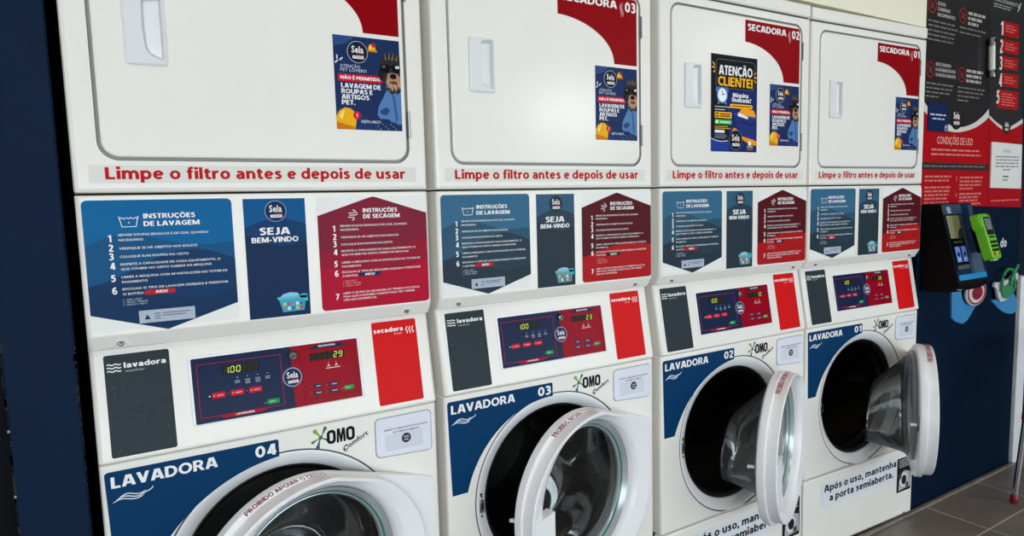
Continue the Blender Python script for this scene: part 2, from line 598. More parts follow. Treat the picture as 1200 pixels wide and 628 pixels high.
b = MB(); b.box(-3, 7.5, -4.5, 1.0, -0.1, 0.0, FLOOR); struct('floor', b, label='brown grey tiled floor with pale grout')
b = MB(); b.box(-3, 7.5, -4.5, 1.0, 2.9, 3.0, mat('white_ceiling_paint', (216, 216, 214), 0.7)); struct('ceiling', b)
b = MB(); b.box(2.815, 3.70, 0.004, 0.06, 0, 2.9, NAVYD, 0.003, 1); b.box(2.90, 3.70, 0.06, 0.9, 0, 2.9, NAVYD); struct('wall_back', b, label='navy wall to the right of the machines')
b = MB(); b.box(0.0085, 2.815, 0.004, 0.9, 1.925, 2.9, CREAM); struct('wall_above', b, label='cream wall above the row of machines')
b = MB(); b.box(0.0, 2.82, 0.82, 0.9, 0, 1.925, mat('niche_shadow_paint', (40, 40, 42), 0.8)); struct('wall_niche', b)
b = MB(); b.box(-0.1, 0.0055, -0.004, 0.82, 0, 2.9, NAVYW, 0.003, 1)
ch = mat('chipped_plaster', (150, 150, 150), 0.8)
dk = mat('chipped_dark_paint', (14, 17, 22), 0.8)
for k in range(26):
    z = random.uniform(0.80, 1.06)
    h = random.uniform(0.004, 0.016)
    b.box(0.0052 - random.uniform(0.0, 0.004), 0.0060, -0.0046, 0.001, z, z + h, dk)
for k in range(30):
    z = random.uniform(0.70, 1.12)
    h = random.uniform(0.004, 0.02)
    b.box(-0.1008, -0.0985 + random.uniform(-0.001, 0.003), -0.0046, 0.001, z, z + h, dk)
for z in (0.930, 0.815):
    b.box(-0.101, -0.0975, -0.0050, 0.0, z, z + 0.004, ch)
b.box(-0.0755, -0.0725, -0.0055, 0.0, 1.565, 1.569, dk)
struct('wall_left', b, label='navy pillar at the left of the machines')
b = MB(); b.box(-3, -0.1005, 0.03, 0.1, 0, 2.9, mat('dark_recess_paint', (9, 12, 17), 0.7, spec=0.1)); struct('wall_far_left', b)
b = MB(); b.box(-3.1, -3, -4.5, 0.1, 0, 2.9, mat('pale_wall_paint', (200, 204, 208), 0.6)); struct('wall_end', b)
b = MB(); b.box(7.5, 7.6, -4.5, 1.0, 0, 2.9, mat('grey_wall_paint', (120, 122, 124), 0.6)); struct('wall_right', b)
b = MB(); b.box(3.70, 7.5, 0.9, 1.0, 0, 2.9, mat('deep_blue_wall_paint', (20, 34, 58), 0.5)); struct('wall_far_back', b)
# shop front with windows, behind the camera
b = MB()
fr = mat('dark_window_frame', (40, 42, 45), 0.4)
for x0, x1, z0, z1 in ((-3, 7.5, 2.62, 2.9), (-3, 7.5, 0, 0.2), (-0.5, 4.0, 1.6, 2.62), (5.2, 7.5, 1.6, 2.62), (4.0, 5.2, 1.6, 1.97), (6.5, 7.5, 0.2, 1.6)):
    b.box(x0, x1, -4.6, -4.5, z0, z1, mat('grey_wall_paint'))
struct('wall_front', b)
for i, (x0, x1, z0, z1) in enumerate(((-3.0, -0.5, 0.2, 2.62), (4.0, 5.2, 1.97, 2.62), (-0.5, 6.5, 0.2, 1.6))):  # last one is an added low opening, shaped for the low fill
    b = MB()
    for xa in (x0, (x0 + x1) / 2 - 0.02, x1 - 0.04):
        b.box(xa, xa + 0.04, -4.58, -4.52, z0, z1, fr)
    for za in ((z0, 1.9, z1 - 0.04) if z1 - z0 > 2 else (z0, z1 - 0.04)):
        b.box(x0, x1, -4.58, -4.52, za, za + 0.04, fr)
    b.box(x0, x1, -4.555, -4.55, z0, z1, WINGLASS)
    struct('window_%d' % (i + 1), b)
# threshold strip and baseboard
b = MB()
STRIP = mat('pale_sealant_strip', (128, 122, 112), 0.6, noise=0.2, scale=30)
b.box(0.0, 3.70, -0.022, -0.004, 0.0, 0.010, STRIP, 0.003, 2)
b.box(2.80, 3.70, -0.006, 0.003, 0.0, 0.006, mat('dark_joint', (40, 40, 40), 0.8))
struct('baseboard_back', b, label='thin pale strip where wall meets floor')
b = MB()
b.box(3.70, 3.78, -0.012, 0.10, 0.0, 0.90, WHITE2, 0.004, 2)
struct('trim_1', b, label='pale trim at the right end of the navy wall')

# ------------------------------------------------------------------ sticker art
WH = ink(240, 240, 240)
RED = ink(190, 8, 24)


def logo(s, cx, cz, r, l, disc_col=(22, 40, 66), rim=(190, 198, 206), rimw=0.06):
    """round laundry badge: name over a small bar"""
    s.disc(cx, cz, r, ink(*rim), l)
    s.disc(cx, cz, r * (1 - rimw), ink(*disc_col), l + 1)
    s.text('Sela', cx, cz - 0.06 * r, 1.15 * r, 0.62 * r, WH, l + 2, 0.019, 'C')
    s.rect(cx - 0.05 * r, cx + 0.62 * r, cz - 0.26 * r, cz - 0.18 * r, ink(190, 30, 40), l + 2)
    s.rect(cx - 0.5 * r, cx + 0.58 * r, cz - 0.6 * r, cz - 0.33 * r, WH, l + 2, 0.03 * r)
    s.text('LAVANDERIA', cx + 0.04 * r, cz - 0.52 * r, 0.95 * r, 0.12 * r, ink(*disc_col), l + 3, 0.01, 'C')


def hills(s, x0, x1, z0, pts, m, l):
    s.poly([(x0, z0), (x1, z0)] + [(x, z) for x, z in reversed(pts)], m, l)


def clip_poly(P, inside, inter):
    out = []
    for i in range(len(P)):
        a, b_ = P[i - 1], P[i]
        ia, ib = inside(a), inside(b_)
        if ib:
            if not ia:
                out.append(inter(a, b_))
            out.append(b_)
        elif ia:
            out.append(inter(a, b_))
    return out


def clip_convex(P, C):
    """clip polygon P by the convex counter-clockwise polygon C"""
    for i in range(len(C)):
        a, b_ = C[i - 1], C[i]
        n = (-(b_[1] - a[1]), b_[0] - a[0])
        d = lambda p: (p[0] - a[0]) * n[0] + (p[1] - a[1]) * n[1]
        P = clip_poly(P, lambda p: d(p) >= -1e-9, lambda p, q: (p[0] + (q[0] - p[0]) * d(p) / (d(p) - d(q)), p[1] + (q[1] - p[1]) * d(p) / (d(p) - d(q))))
        if not P:
            return P
    return P


def wavy(x0, x1, fz, n=18):
    return [(x0 + (x1 - x0) * k / n, fz(k / n)) for k in range(n + 1)]


WASH_LINES = [(1.2449, ['SEPARE ROUPAS BRANCAS E DE COR, QUANDO', 'NECESSÁRIO.'], (1.2549, 1.2459), 0.150, '1'),
              (1.2279, ['VERIFIQUE SE HÁ OBJETOS NOS BOLSOS'], (1.2306,), 0.129, '2'),
              (1.2125, ['COLOQUE SUAS ROUPAS NO CESTO'], (1.2158,), 0.113, '3'),
              (1.1953, ['RESPEITE A CAPACIDADE DE CADA EQUIPAMENTO, O', 'QUE COUBER NO CESTO CABERÁ NA MÁQUINA'], (1.2020, 1.1933), 0.168, '4'),
              (1.1733, ['LIBERE A MÁQUINA COM AS INSTRUÇÕES NO TOTEM DE', 'PAGAMENTO'], (1.1790, 1.1700), 0.179, '5'),
              (1.1508, ['ESCOLHA O TIPO DE LAVAGEM DESEJADA E PRESSIONE', 'O BOTÃO:'], (1.1570, 1.1478), 0.179, '6')]


def instructions(sh, xo, lines, maxw):
    for zb, ls, zs, w, num in lines:
        sh.text(num, xo - 0.0165, zb, None, 0.0125, WH, 3, 0.025)
        ref = text_geo(ls[0], 0.008)[0]
        wr = max(p[0] for p in ref) - min(p[0] for p in ref)
        for t, z in zip(ls, zs):
            g = text_geo(t, 0.008)[0]
            wt = max(p[0] for p in g) - min(p[0] for p in g)
            sh.text(t, xo, z, w * wt / wr, 0.0040, WH, 3, 0.008)


def wash_sticker(v):
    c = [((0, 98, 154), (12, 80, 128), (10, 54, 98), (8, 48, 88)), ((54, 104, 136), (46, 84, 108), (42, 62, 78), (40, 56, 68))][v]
    s = Sheet()
    x0, x1, zt = -0.329, -0.0815, 1.3195
    out = [(x0, 1.1157), (-0.2072, 1.078), (x1, 1.1168)] + [(x1 - 0.009 + 0.009 * math.cos(a), zt - 0.009 + 0.009 * math.sin(a)) for a in (0, 0.4, 0.8, 1.2, PI / 2)] + [(x0 + 0.009 - 0.009 * math.sin(a), zt - 0.009 + 0.009 * math.cos(a)) for a in (0, 0.4, 0.8, 1.2, PI / 2)]
    s.rect(x0 - 0.001, x1 + 0.001, 1.084, zt, ink(236, 236, 234), 0, 0.006)
    s.poly(out, ink(*c[0]), 1)
    for k, (zf, col) in enumerate(((lambda t: 1.228 + 0.022 * math.sin(2.6 * t + 0.5) + 0.01 * math.sin(7 * t), c[1]), (lambda t: 1.196 + 0.03 * math.sin(4.2 * t - 1.3), c[2]), (lambda t: 1.150 + 0.018 * math.sin(5 * t + 1), c[3]))):
        P = clip_convex([(x0, 1.07), (x1, 1.07)] + list(reversed(wavy(x0, x1, zf))), out)
        s.poly(P, ink(*col), 1.3 + 0.3 * k)
    # basin symbol
    for P in ([(-0.2731, 1.290), (-0.2688, 1.2713), (-0.2466, 1.2713), (-0.2425, 1.290)], [(-0.2715, 1.2862), (-0.2685, 1.2878), (-0.265, 1.2852), (-0.261, 1.288), (-0.2578, 1.2855), (-0.254, 1.288), (-0.2505, 1.2855), (-0.247, 1.2878), (-0.244, 1.2862)]):
        s.line(P, 0.0014, WH, 3)
    s.disc(-0.2577, 1.2787, 0.0012, WH, 3)
    s.text('INSTRUÇÕES', -0.234, 1.2855, 0.0865, 0.0088, WH, 3, 0.03)
    s.text('DE LAVAGEM', -0.2345, 1.2715, 0.094, 0.0088, WH, 3, 0.03)
    instructions(s, -0.2762, WASH_LINES, 0.18)
    s.rect(-0.2408, -0.1909, 1.1458, 1.1542, ink(196, 20, 38), 3, 0.002)
    s.text('INÍCIO', -0.2135, 1.1476, 0.02, 0.0048, WH, 4, 0.03, 'C', 0.2)
    for z, t in ((1.1378, '1 - LEVE / LIGHT'), (1.1333, '2 - MÉDIO / MEDIUM'), (1.1287, '3 - PESADO / HEAVY')):
        s.text(t, -0.277, z, None, 0.003, ink(190, 205, 215), 3, 0.0)
    s.rect(-0.2535, -0.1595, 1.0935, 1.1168, ink(176, 186, 200), 3)
    s.poly([(-0.245, 1.1), (-0.235, 1.1), (-0.24, 1.109)], ink(20, 50, 100), 4)
    for k in range(3):
        s.line([(-0.228, 1.1095 - 0.0045 * k), (-0.218, 1.1095 - 0.0045 * k)], 0.0014, ink(60, 80, 120), 4)
        if k < 2:
            s.line([(-0.2145, 1.1095 - 0.0045 * k), (-0.168 - 0.007 * k, 1.1095 - 0.0045 * k)], 0.0014, ink(60, 80, 120), 4)
    return s.mesh('washing_instructions_sticker')


DRY_LINES = [(1.2461, ['SEPARE ROUPAS BRANCAS E DE COR, QUANDO', 'NECESSÁRIO.'], (1.2556, 1.2475), 0.152, '1'),
             (1.2289, ['VERIFIQUE SE HÁ OBJETOS NOS BOLSOS'], (1.2316,), 0.131, '2'),
             (1.2138, ['COLOQUE SUAS ROUPAS NO CESTO'], (1.2165,), 0.116, '3'),
             (1.1966, ['RESPEITE A CAPACIDADE DE CADA EQUIPAMENTO, O', 'QUE COUBER NO CESTO CABERÁ NA MÁQUINA'], (1.2025, 1.1945), 0.170, '4'),
             (1.1715, ['LIBERE A MÁQUINA COM AS INSTRUÇÕES NO TOTEM DE', 'PAGAMENTO'], (1.1780, 1.1695), 0.181, '5'),
             (1.1511, ['ESCOLHA O TIPO DE SECAGEM DESEJADA E PRESSIONE', 'O BOTÃO:'], (1.1575, 1.1490), 0.181, '6'),
             (1.1019, ['LIMPE O FILTRO DA SECADORA AO TÉRMINO DO CICLO,', 'PARA QUE O PRÓXIMO CLIENTE POSSA TER TAMBÉM', 'UMA BOA EXPERIÊNCIA.'], (1.1122, 1.1050, 1.0978), 0.177, '7')]


def dry_sticker(v):
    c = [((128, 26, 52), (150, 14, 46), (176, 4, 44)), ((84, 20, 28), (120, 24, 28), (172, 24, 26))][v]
    s = Sheet()
    x0, x1 = 0.084, 0.331
    out = [(x0 + 0.008, 1.0803), (x1 - 0.008, 1.0803), (x1 - 0.002, 1.083), (x1, 1.088), (x1, 1.2805), (0.215, 1.3165), (0.2058, 1.3185), (0.197, 1.3165), (x0, 1.280), (x0, 1.088), (x0 + 0.002, 1.083)]
    s.rect(x0 - 0.001, x1 + 0.001, 1.0798, 1.319, ink(236, 236, 234), 0, 0.008)
    s.poly(out, ink(*c[0]), 1)
    for k, (zf, col) in enumerate(((lambda t: 1.205 - 0.014 * math.sin(3.2 * t) + 0.02 * t, c[1] if v == 0 else c[0]), (lambda t: 1.160 + (0.012 if v else -0.01) * math.sin(4.5 * t - 1.2) + 0.014 * t, c[2]))):
        P = clip_convex([(x0, 1.07), (x1, 1.07)] + list(reversed(wavy(x0, x1, zf))), out)
        s.poly(P, ink(*col), 1.3 + 0.3 * k)
    # wind symbol
    for dz, w, cx in ((0.0, 0.017, 0.0), (-0.0045, 0.02, 0.002), (-0.009, 0.015, -0.001)):
        z = 1.2845 + dz
        s.line([(0.150 + cx, z), (0.150 + cx + w * 0.7, z)], 0.0015, WH, 3)
        sg = -1 if dz < -0.006 else 1
        s.line([(0.150 + cx + w * 0.7 + 0.003 * math.sin(a), z + sg * 0.003 * (1 - math.cos(a))) for a in [0.5 * q for q in range(9)]], 0.0015, WH, 3)
    s.text('INSTRUÇÕES', 0.182, 1.2848, 0.079, 0.0088, WH, 3, 0.03)
    s.text('DE SECAGEM', 0.1822, 1.2722, 0.084, 0.0088, WH, 3, 0.03)
    instructions(s, 0.1308, DRY_LINES, 0.18)
    s.rect(0.1660, 0.2161, 1.1472, 1.1560, ink(22, 40, 84) if v == 0 else ink(44, 40, 44), 3, 0.002)
    s.text('INÍCIO', 0.1915, 1.1492, 0.022, 0.0048, WH, 4, 0.03, 'C', 0.2)
    for z, t in ((1.1385, '1 - LEVE / LIGHT'), (1.1335, '2 - MÉDIO / MEDIUM'), (1.1285, '3 - PESADO / HEAVY')):
        s.text(t, 0.131, z, None, 0.003, ink(226, 170, 176), 3, 0.0)
    return s.mesh('drying_instructions_sticker')


def welcome_sticker(v):
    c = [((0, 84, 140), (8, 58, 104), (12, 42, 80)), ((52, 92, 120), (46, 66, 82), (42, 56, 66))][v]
    s = Sheet()
    x0, x1, z0, z1 = -0.0608, 0.0597, 1.0785, 1.3176
    s.rect(x0, x1, z0, z1, ink(*c[0]), 0)
    for k, (zf, col) in enumerate(((lambda t: 1.262 + 0.016 * math.sin(3.1 * t - 0.1), c[1]), (lambda t: 1.236 + 0.014 * math.sin(4 * t + 2.2), c[2]))):
        s.poly([(x0, z0), (x1, z0)] + list(reversed(wavy(x0, x1, zf))), ink(*col), 0.4 + 0.3 * k)
    logo(s, 0.0006, 1.2924, 0.0212, 1.2, c[2], c[2] if v else (150, 170, 190))
    s.text('SEJA', -0.0028, 1.2457, 0.0595, 0.0142, WH, 2, 0.03, 'C')
    s.text('BEM-VINDO', -0.003, 1.2305, 0.0915, 0.0105, WH, 2, 0.03, 'C')
    # laundry basket with folded clothes
    tl = ink(58, 168, 190) if v == 0 else ink(96, 160, 160)
    s.poly([(-0.004, 1.116), (0.0515, 1.117), (0.047, 1.088), (0.004, 1.087)], tl, 2)
    s.rect(-0.006, 0.0535, 1.1135, 1.1185, ink(86, 190, 208) if v == 0 else ink(120, 178, 176), 3)
    s.poly([(0.0, 1.1185), (0.006, 1.124), (0.02, 1.127), (0.034, 1.125), (0.04, 1.1185)], ink(150, 196, 226), 2)
    s.poly([(0.036, 1.1185), (0.045, 1.1225), (0.0545, 1.121), (0.055, 1.106), (0.048, 1.108)], ink(50, 190, 206), 3)
    for r_ in range(2):
        for k in range(5):
            cc = [(230, 190, 70), (200, 60, 70), (140, 120, 190), (230, 230, 235), (60, 110, 160)][(k + 2 * r_) % 5]
            s.rect(0.005 + 0.0085 * k, 0.0105 + 0.0085 * k, 1.100 - 0.009 * r_, 1.1065 - 0.009 * r_, ink(*cc), 3, 0.001)
    return s.mesh('welcome_sticker')


def cp(x, z, l):
    """control panel surface, tilted back at its top"""
    y = 0.0233 - 0.18 * (1.01 - z)
    k = 0.0004 + 0.00025 * l
    return (x, y - k * 0.984, z - k * 0.177)


def washer_sticker():
    s = Sheet(cp)
    x0, x1, z0, z1 = -0.3155, -0.2073, 0.8516, 1.036
    s.rect(x0, x1, z0, z1, ink(46, 56, 62), 0, 0.004)
    rnd = random.Random(3)
    for k in range(34):
        a = rnd.uniform(0, 6.3)
        x, z = rnd.uniform(x0 + 0.008, x1 - 0.008), rnd.uniform(z0 + 0.008, z1 - 0.04)
        q = rnd.uniform(0.003, 0.007)
        s.line([(x - q * math.cos(a), z - q * math.sin(a)), (x, z + 0.0012), (x + q * math.cos(a), z + q * math.sin(a))], [0.0002, 0.0016, 0.0002], ink(62, 76, 80), 0.6)
    for k in range(3):
        z = 1.0185 - 0.006 * k
        s.line([(-0.311 + 0.0025 * q, z + 0.0012 * math.sin(q * 1.4)) for q in range(10)], 0.0021, WH, 1)
    s.text('lavadora', -0.2838, 1.0105, 0.070, 0.0095, WH, 1, 0.028)
    s.text('washer', -0.2825, 1.0025, 0.033, 0.0052, ink(170, 176, 180), 1, 0.0)
    return s.mesh('washer_sticker')


def dryer_sticker():
    s = Sheet(cp)
    x0, x1, z0, z1 = 0.1988, 0.3056, 0.8553, 1.038
    s.rect(x0, x1, z0, z1, ink(214, 22, 24), 0, 0.004)
    s.text('secadora', 0.2027, 1.0142, 0.070, 0.0095, WH, 1, 0.028)
    s.text('dryer', 0.250, 1.0068, 0.021, 0.0052, ink(240, 190, 190), 1, 0.0)
    for k in range(3):
        x = 0.2818 + 0.0072 * k
        s.line([(x + 0.0016 * math.sin(q * 0.9), 1.0065 + 0.0017 * q) for q in range(10)], 0.0023, WH, 1)
    return s.mesh('dryer_sticker')


SEG = {'0': 'abcdef', '1': 'bc', '2': 'abged', '3': 'abgcd', '8': 'abcdefg', '9': 'abcdfg', ' ': '', '4': 'fgbc', '5': 'afgcd', '7': 'abc'}


def digit(s, ch, x, z, w, h, m_on, m_off, l):
    t = 0.0016
    g = {'a': ((0, 1), (1, 1)), 'b': ((1, 1), (1, .5)), 'c': ((1, .5), (1, 0)), 'd': ((0, 0), (1, 0)), 'e': ((0, 0), (0, .5)), 'f': ((0, .5), (0, 1)), 'g': ((0, .5), (1, .5))}
    for k, (a, b_) in g.items():
        on = k in SEG[ch]
        P = []
        for q in (a, b_):
            P.append((x + q[0] * w + 0.0012 * (q[1] - 0.5), z + q[1] * h))
        d = (P[1][0] - P[0][0], P[1][1] - P[0][1])
        q = math.hypot(*d)
        e = (d[0] / q * 0.0006, d[1] / q * 0.0006)
        s.line([(P[0][0] + e[0], P[0][1] + e[1]), (P[1][0] - e[0], P[1][1] - e[1])], t, m_on if on else m_off, l)


def display(v, left, right):
    s = Sheet(cp, 0.00025, 0.0004)
    # raised white frame, then the printed overlay
    s.fn = lambda x, z, l: (cp(x, z, 0)[0], cp(x, z, 0)[1] - 0.0022 * (1 if l < 0 else 0), cp(x, z, 0)[2])
    F0 = rr(-0.1778, 0.1676, 0.883, 1.0155, 0.006, 5)
    F1 = rr(-0.1755, 0.1653, 0.8853, 1.0132, 0.005, 5)
    F2 = rr(-0.1722, 0.162, 0.8852, 1.0105, 0.003, 5)
    lift = lambda L, d: [(cp(x, z, 0)[0], cp(x, z, 0)[1] - d, cp(x, z, 0)[2]) for x, z in L]
    s.loft([lift(F0, -0.001), lift(F0, 0.0012), lift(F1, 0.0024), lift(F2, 0.0024), lift(F2, 0.001)], WHITE2)
    s.fn = lambda x, z, l: (x, cp(x, z, l)[1] - 0.001, cp(x, z, l)[2])
    NV, RD = ink(26, 40, 72, 0.25), ink(150, 4, 28, 0.25)
    s.rect(-0.1722, 0.162, 0.8852, 1.0105, NV, 0)
    s.rect(0.0178, 0.162, 0.8852, 1.0105, RD, 0.5)
    ln = ink(176, 18, 52)
    s.frame(-0.163, -0.0028, 0.8955, 0.9982, 0.0011, ln, 1)
    s.frame(0.0376, 0.1538, 0.8965, 0.9998, 0.0011, ink(96, 10, 40), 1)
    s.poly([(-0.13, 0.8952), (-0.118, 0.8900), (-0.052, 0.8900), (-0.03, 0.8952), (-0.05, 0.8966), (-0.11, 0.8966)], ink(176, 8, 40), 1.5)
    s.poly([(0.055, 0.9998), (0.072, 1.0075), (0.118, 1.0075), (0.14, 0.9998), (0.12, 0.9985), (0.07, 0.9985)], NV, 1.5)
    s.text('LAVADORA', -0.0985, 0.8915, 0.035, 0.0036, WH, 2, 0.03)
    s.text('SECADORA', 0.0765, 1.002, 0.037, 0.0036, WH, 2, 0.03)
    lcd = ink(30, 30, 26, 0.2)
    on = mat('lit_segment', (196, 210, 60), 0.4, emit=0.42)
    off = ink(58, 54, 38)
    s.rect(-0.118, -0.0457, 0.973, 0.9893, lcd, 1)
    s.rect(0.0568, 0.1312, 0.9747, 0.9902, lcd, 1)
    for k, c_ in enumerate(left):
        digit(s, c_, -0.1120 + 0.0112 * k, 0.9755, 0.0066, 0.0112, on, off, 2)
    s.disc(-0.1045, 0.9755, 0.0009, on, 2)
    for k, c_ in enumerate(right):
        digit(s, c_, 0.0615 + 0.0116 * k, 0.977, 0.0068, 0.0108, on, off, 2)
    for k in range(4):
        x = -0.095 + 0.0195 * k
        z = 0.9575
        s.disc(x + 0.005, z + 0.0065, 0.0008, WH, 1)
        for q in range(3 if k in (1, 2) else 2):
            s.line([(x, z - 0.0035 * q), (x + 0.0095, z - 0.0035 * q)], 0.0017, ink(150, 160, 178), 1)
    for k in range(2):
        x = 0.091 + 0.0165 * k
        s.disc(x + 0.004, 0.967, 0.0007, WH, 1)
        s.poly([(x, 0.959), (x + 0.008, 0.959), (x + 0.004, 0.9645)], ink(226, 180, 186), 1)
    s.line([(0.0885, 0.9555), (0.1195, 0.9555)], 0.0013, WH, 1)
    led = mat('lit_led', (225, 240, 150), 0.4, emit=0.8)
    for k in range(3):
        x = -0.1392 + 0.0347 * k
        s.rect(x, x + 0.0247, 0.9295, 0.9405, ink(206, 16, 40), 1, 0.002)
        s.disc(x + 0.004, 0.935, 0.0018, ink(240, 150, 160), 2, n=12)
        s.text(['LEVE', 'MÉDIO', 'PESADO'][k], x + 0.009, 0.9336, 0.012, 0.0026, WH, 2, 0.01)
        s.disc(x - 0.0045, 0.935, 0.0013, led if k == 0 else ink(110, 120, 130), 1, n=12)
    for x0, x1, z0, z1 in ((-0.0374, -0.0132, 0.9012, 0.9112), (0.1235, 0.1447, 0.9046, 0.9134)):
        s.rect(x0, x1, z0, z1, ink(14, 152, 78), 1, 0.0018)
        s.text('INÍCIO', (x0 + x1) / 2 - 0.002, (z0 + z1) / 2 - 0.0012, 0.011, 0.0026, WH, 2, 0.01, 'C')
        s.disc(x0 - 0.0042, (z0 + z1) / 2 - 0.001, 0.0012, ink(170, 180, 170), 1, n=12)
    for k, (x0, x1, z0, z1) in enumerate(((0.059, 0.0762, 0.9178, 0.9262), (0.0914, 0.1112, 0.9172, 0.9254), (0.0578, 0.0768, 0.9044, 0.9118), (0.0912, 0.1118, 0.904, 0.9114))):
        s.rect(x0, x1, z0, z1, ink(30, 42, 78), 1, 0.0015)
        s.line([(x0 + 0.005, (z0 + z1) / 2), (x1 - 0.003, (z0 + z1) / 2)], 0.0018, ink(200, 206, 216), 2)
        s.disc(x0 - 0.005, (z0 + z1) / 2, 0.001, ink(220, 90, 100), 1, n=12)
    logo(s, 0.0172, 0.948, 0.0198, 2, (28, 44, 78), (150, 158, 180), 0.12)
    return s.mesh('display_panel')


def red_corner(num):
    s = Sheet(lambda x, z, l: (x, -0.0004 - 0.00025 * l, z))
    DR = ink(142, 0, 13)
    # concave quarter: circle through the measured edge points
    P = [(0.0165, 1.8345), (0.0165, 1.769)]
    ax, az, bx_, bz = 0.0165, 1.769, 0.2005, 1.6605
    for k in range(1, 24):
        t = k / 24
        # super-elliptic quarter from (ax,az) to (bx,bz)
        a = PI / 2 * t
        P.append((ax + (bx_ - ax) * math.sin(a) ** 1.12, bz + (az - bz) * math.cos(a) ** 0.98))
    P += [(bx_, bz), (0.2815, 1.6605), (0.2815, 1.828), (0.2755, 1.8345)]
    s.poly(P, DR, 0)
    s.text('SECADORA', 0.028, 1.8045, 0.184, 0.0195, WH, 1, 0.03)
    pk = ink(232, 170, 176)
    for k in range(3):
        x = 0.2245 + 0.0035 * k
        s.line([(x + 0.0025 * math.sin(q * 0.8), 1.785 + 0.0042 * q) for q in range(10)], [0.0003, 0.001, 0.0016, 0.0018, 0.0018, 0.0018, 0.0018, 0.0016, 0.001, 0.0004], pk, 1)
    s.text(num, 0.240, 1.8, 0.0375, 0.0255, WH, 1, 0.03)
    return s.mesh('number_sticker')


def bell(s, cx, cz, k, m1, m2, l, rot=0.0):
    P = [(-1, -0.55), (1, -0.55), (1, -0.25), (0.72, -0.2), (0.66, 0.35), (0.42, 0.75), (0.0, 0.9), (-0.42, 0.75), (-0.66, 0.35), (-0.72, -0.2), (-1, -0.25)]
    c, sn = math.cos(rot), math.sin(rot)
    tr = lambda P: [(cx + k * (x * c - z * sn), cz + k * (x * sn + z * c)) for x, z in P]
    s.poly(tr(P), m1, l)
    s.poly(tr([(-1, -0.55), (1, -0.55), (1, -0.25), (-1, -0.25)]), m2, l + 0.5)
    s.poly(tr([(-0.45, -0.1), (-0.2, -0.1), (-0.15, 0.7), (-0.38, 0.6)]), ink(255, 224, 120), l + 0.5)


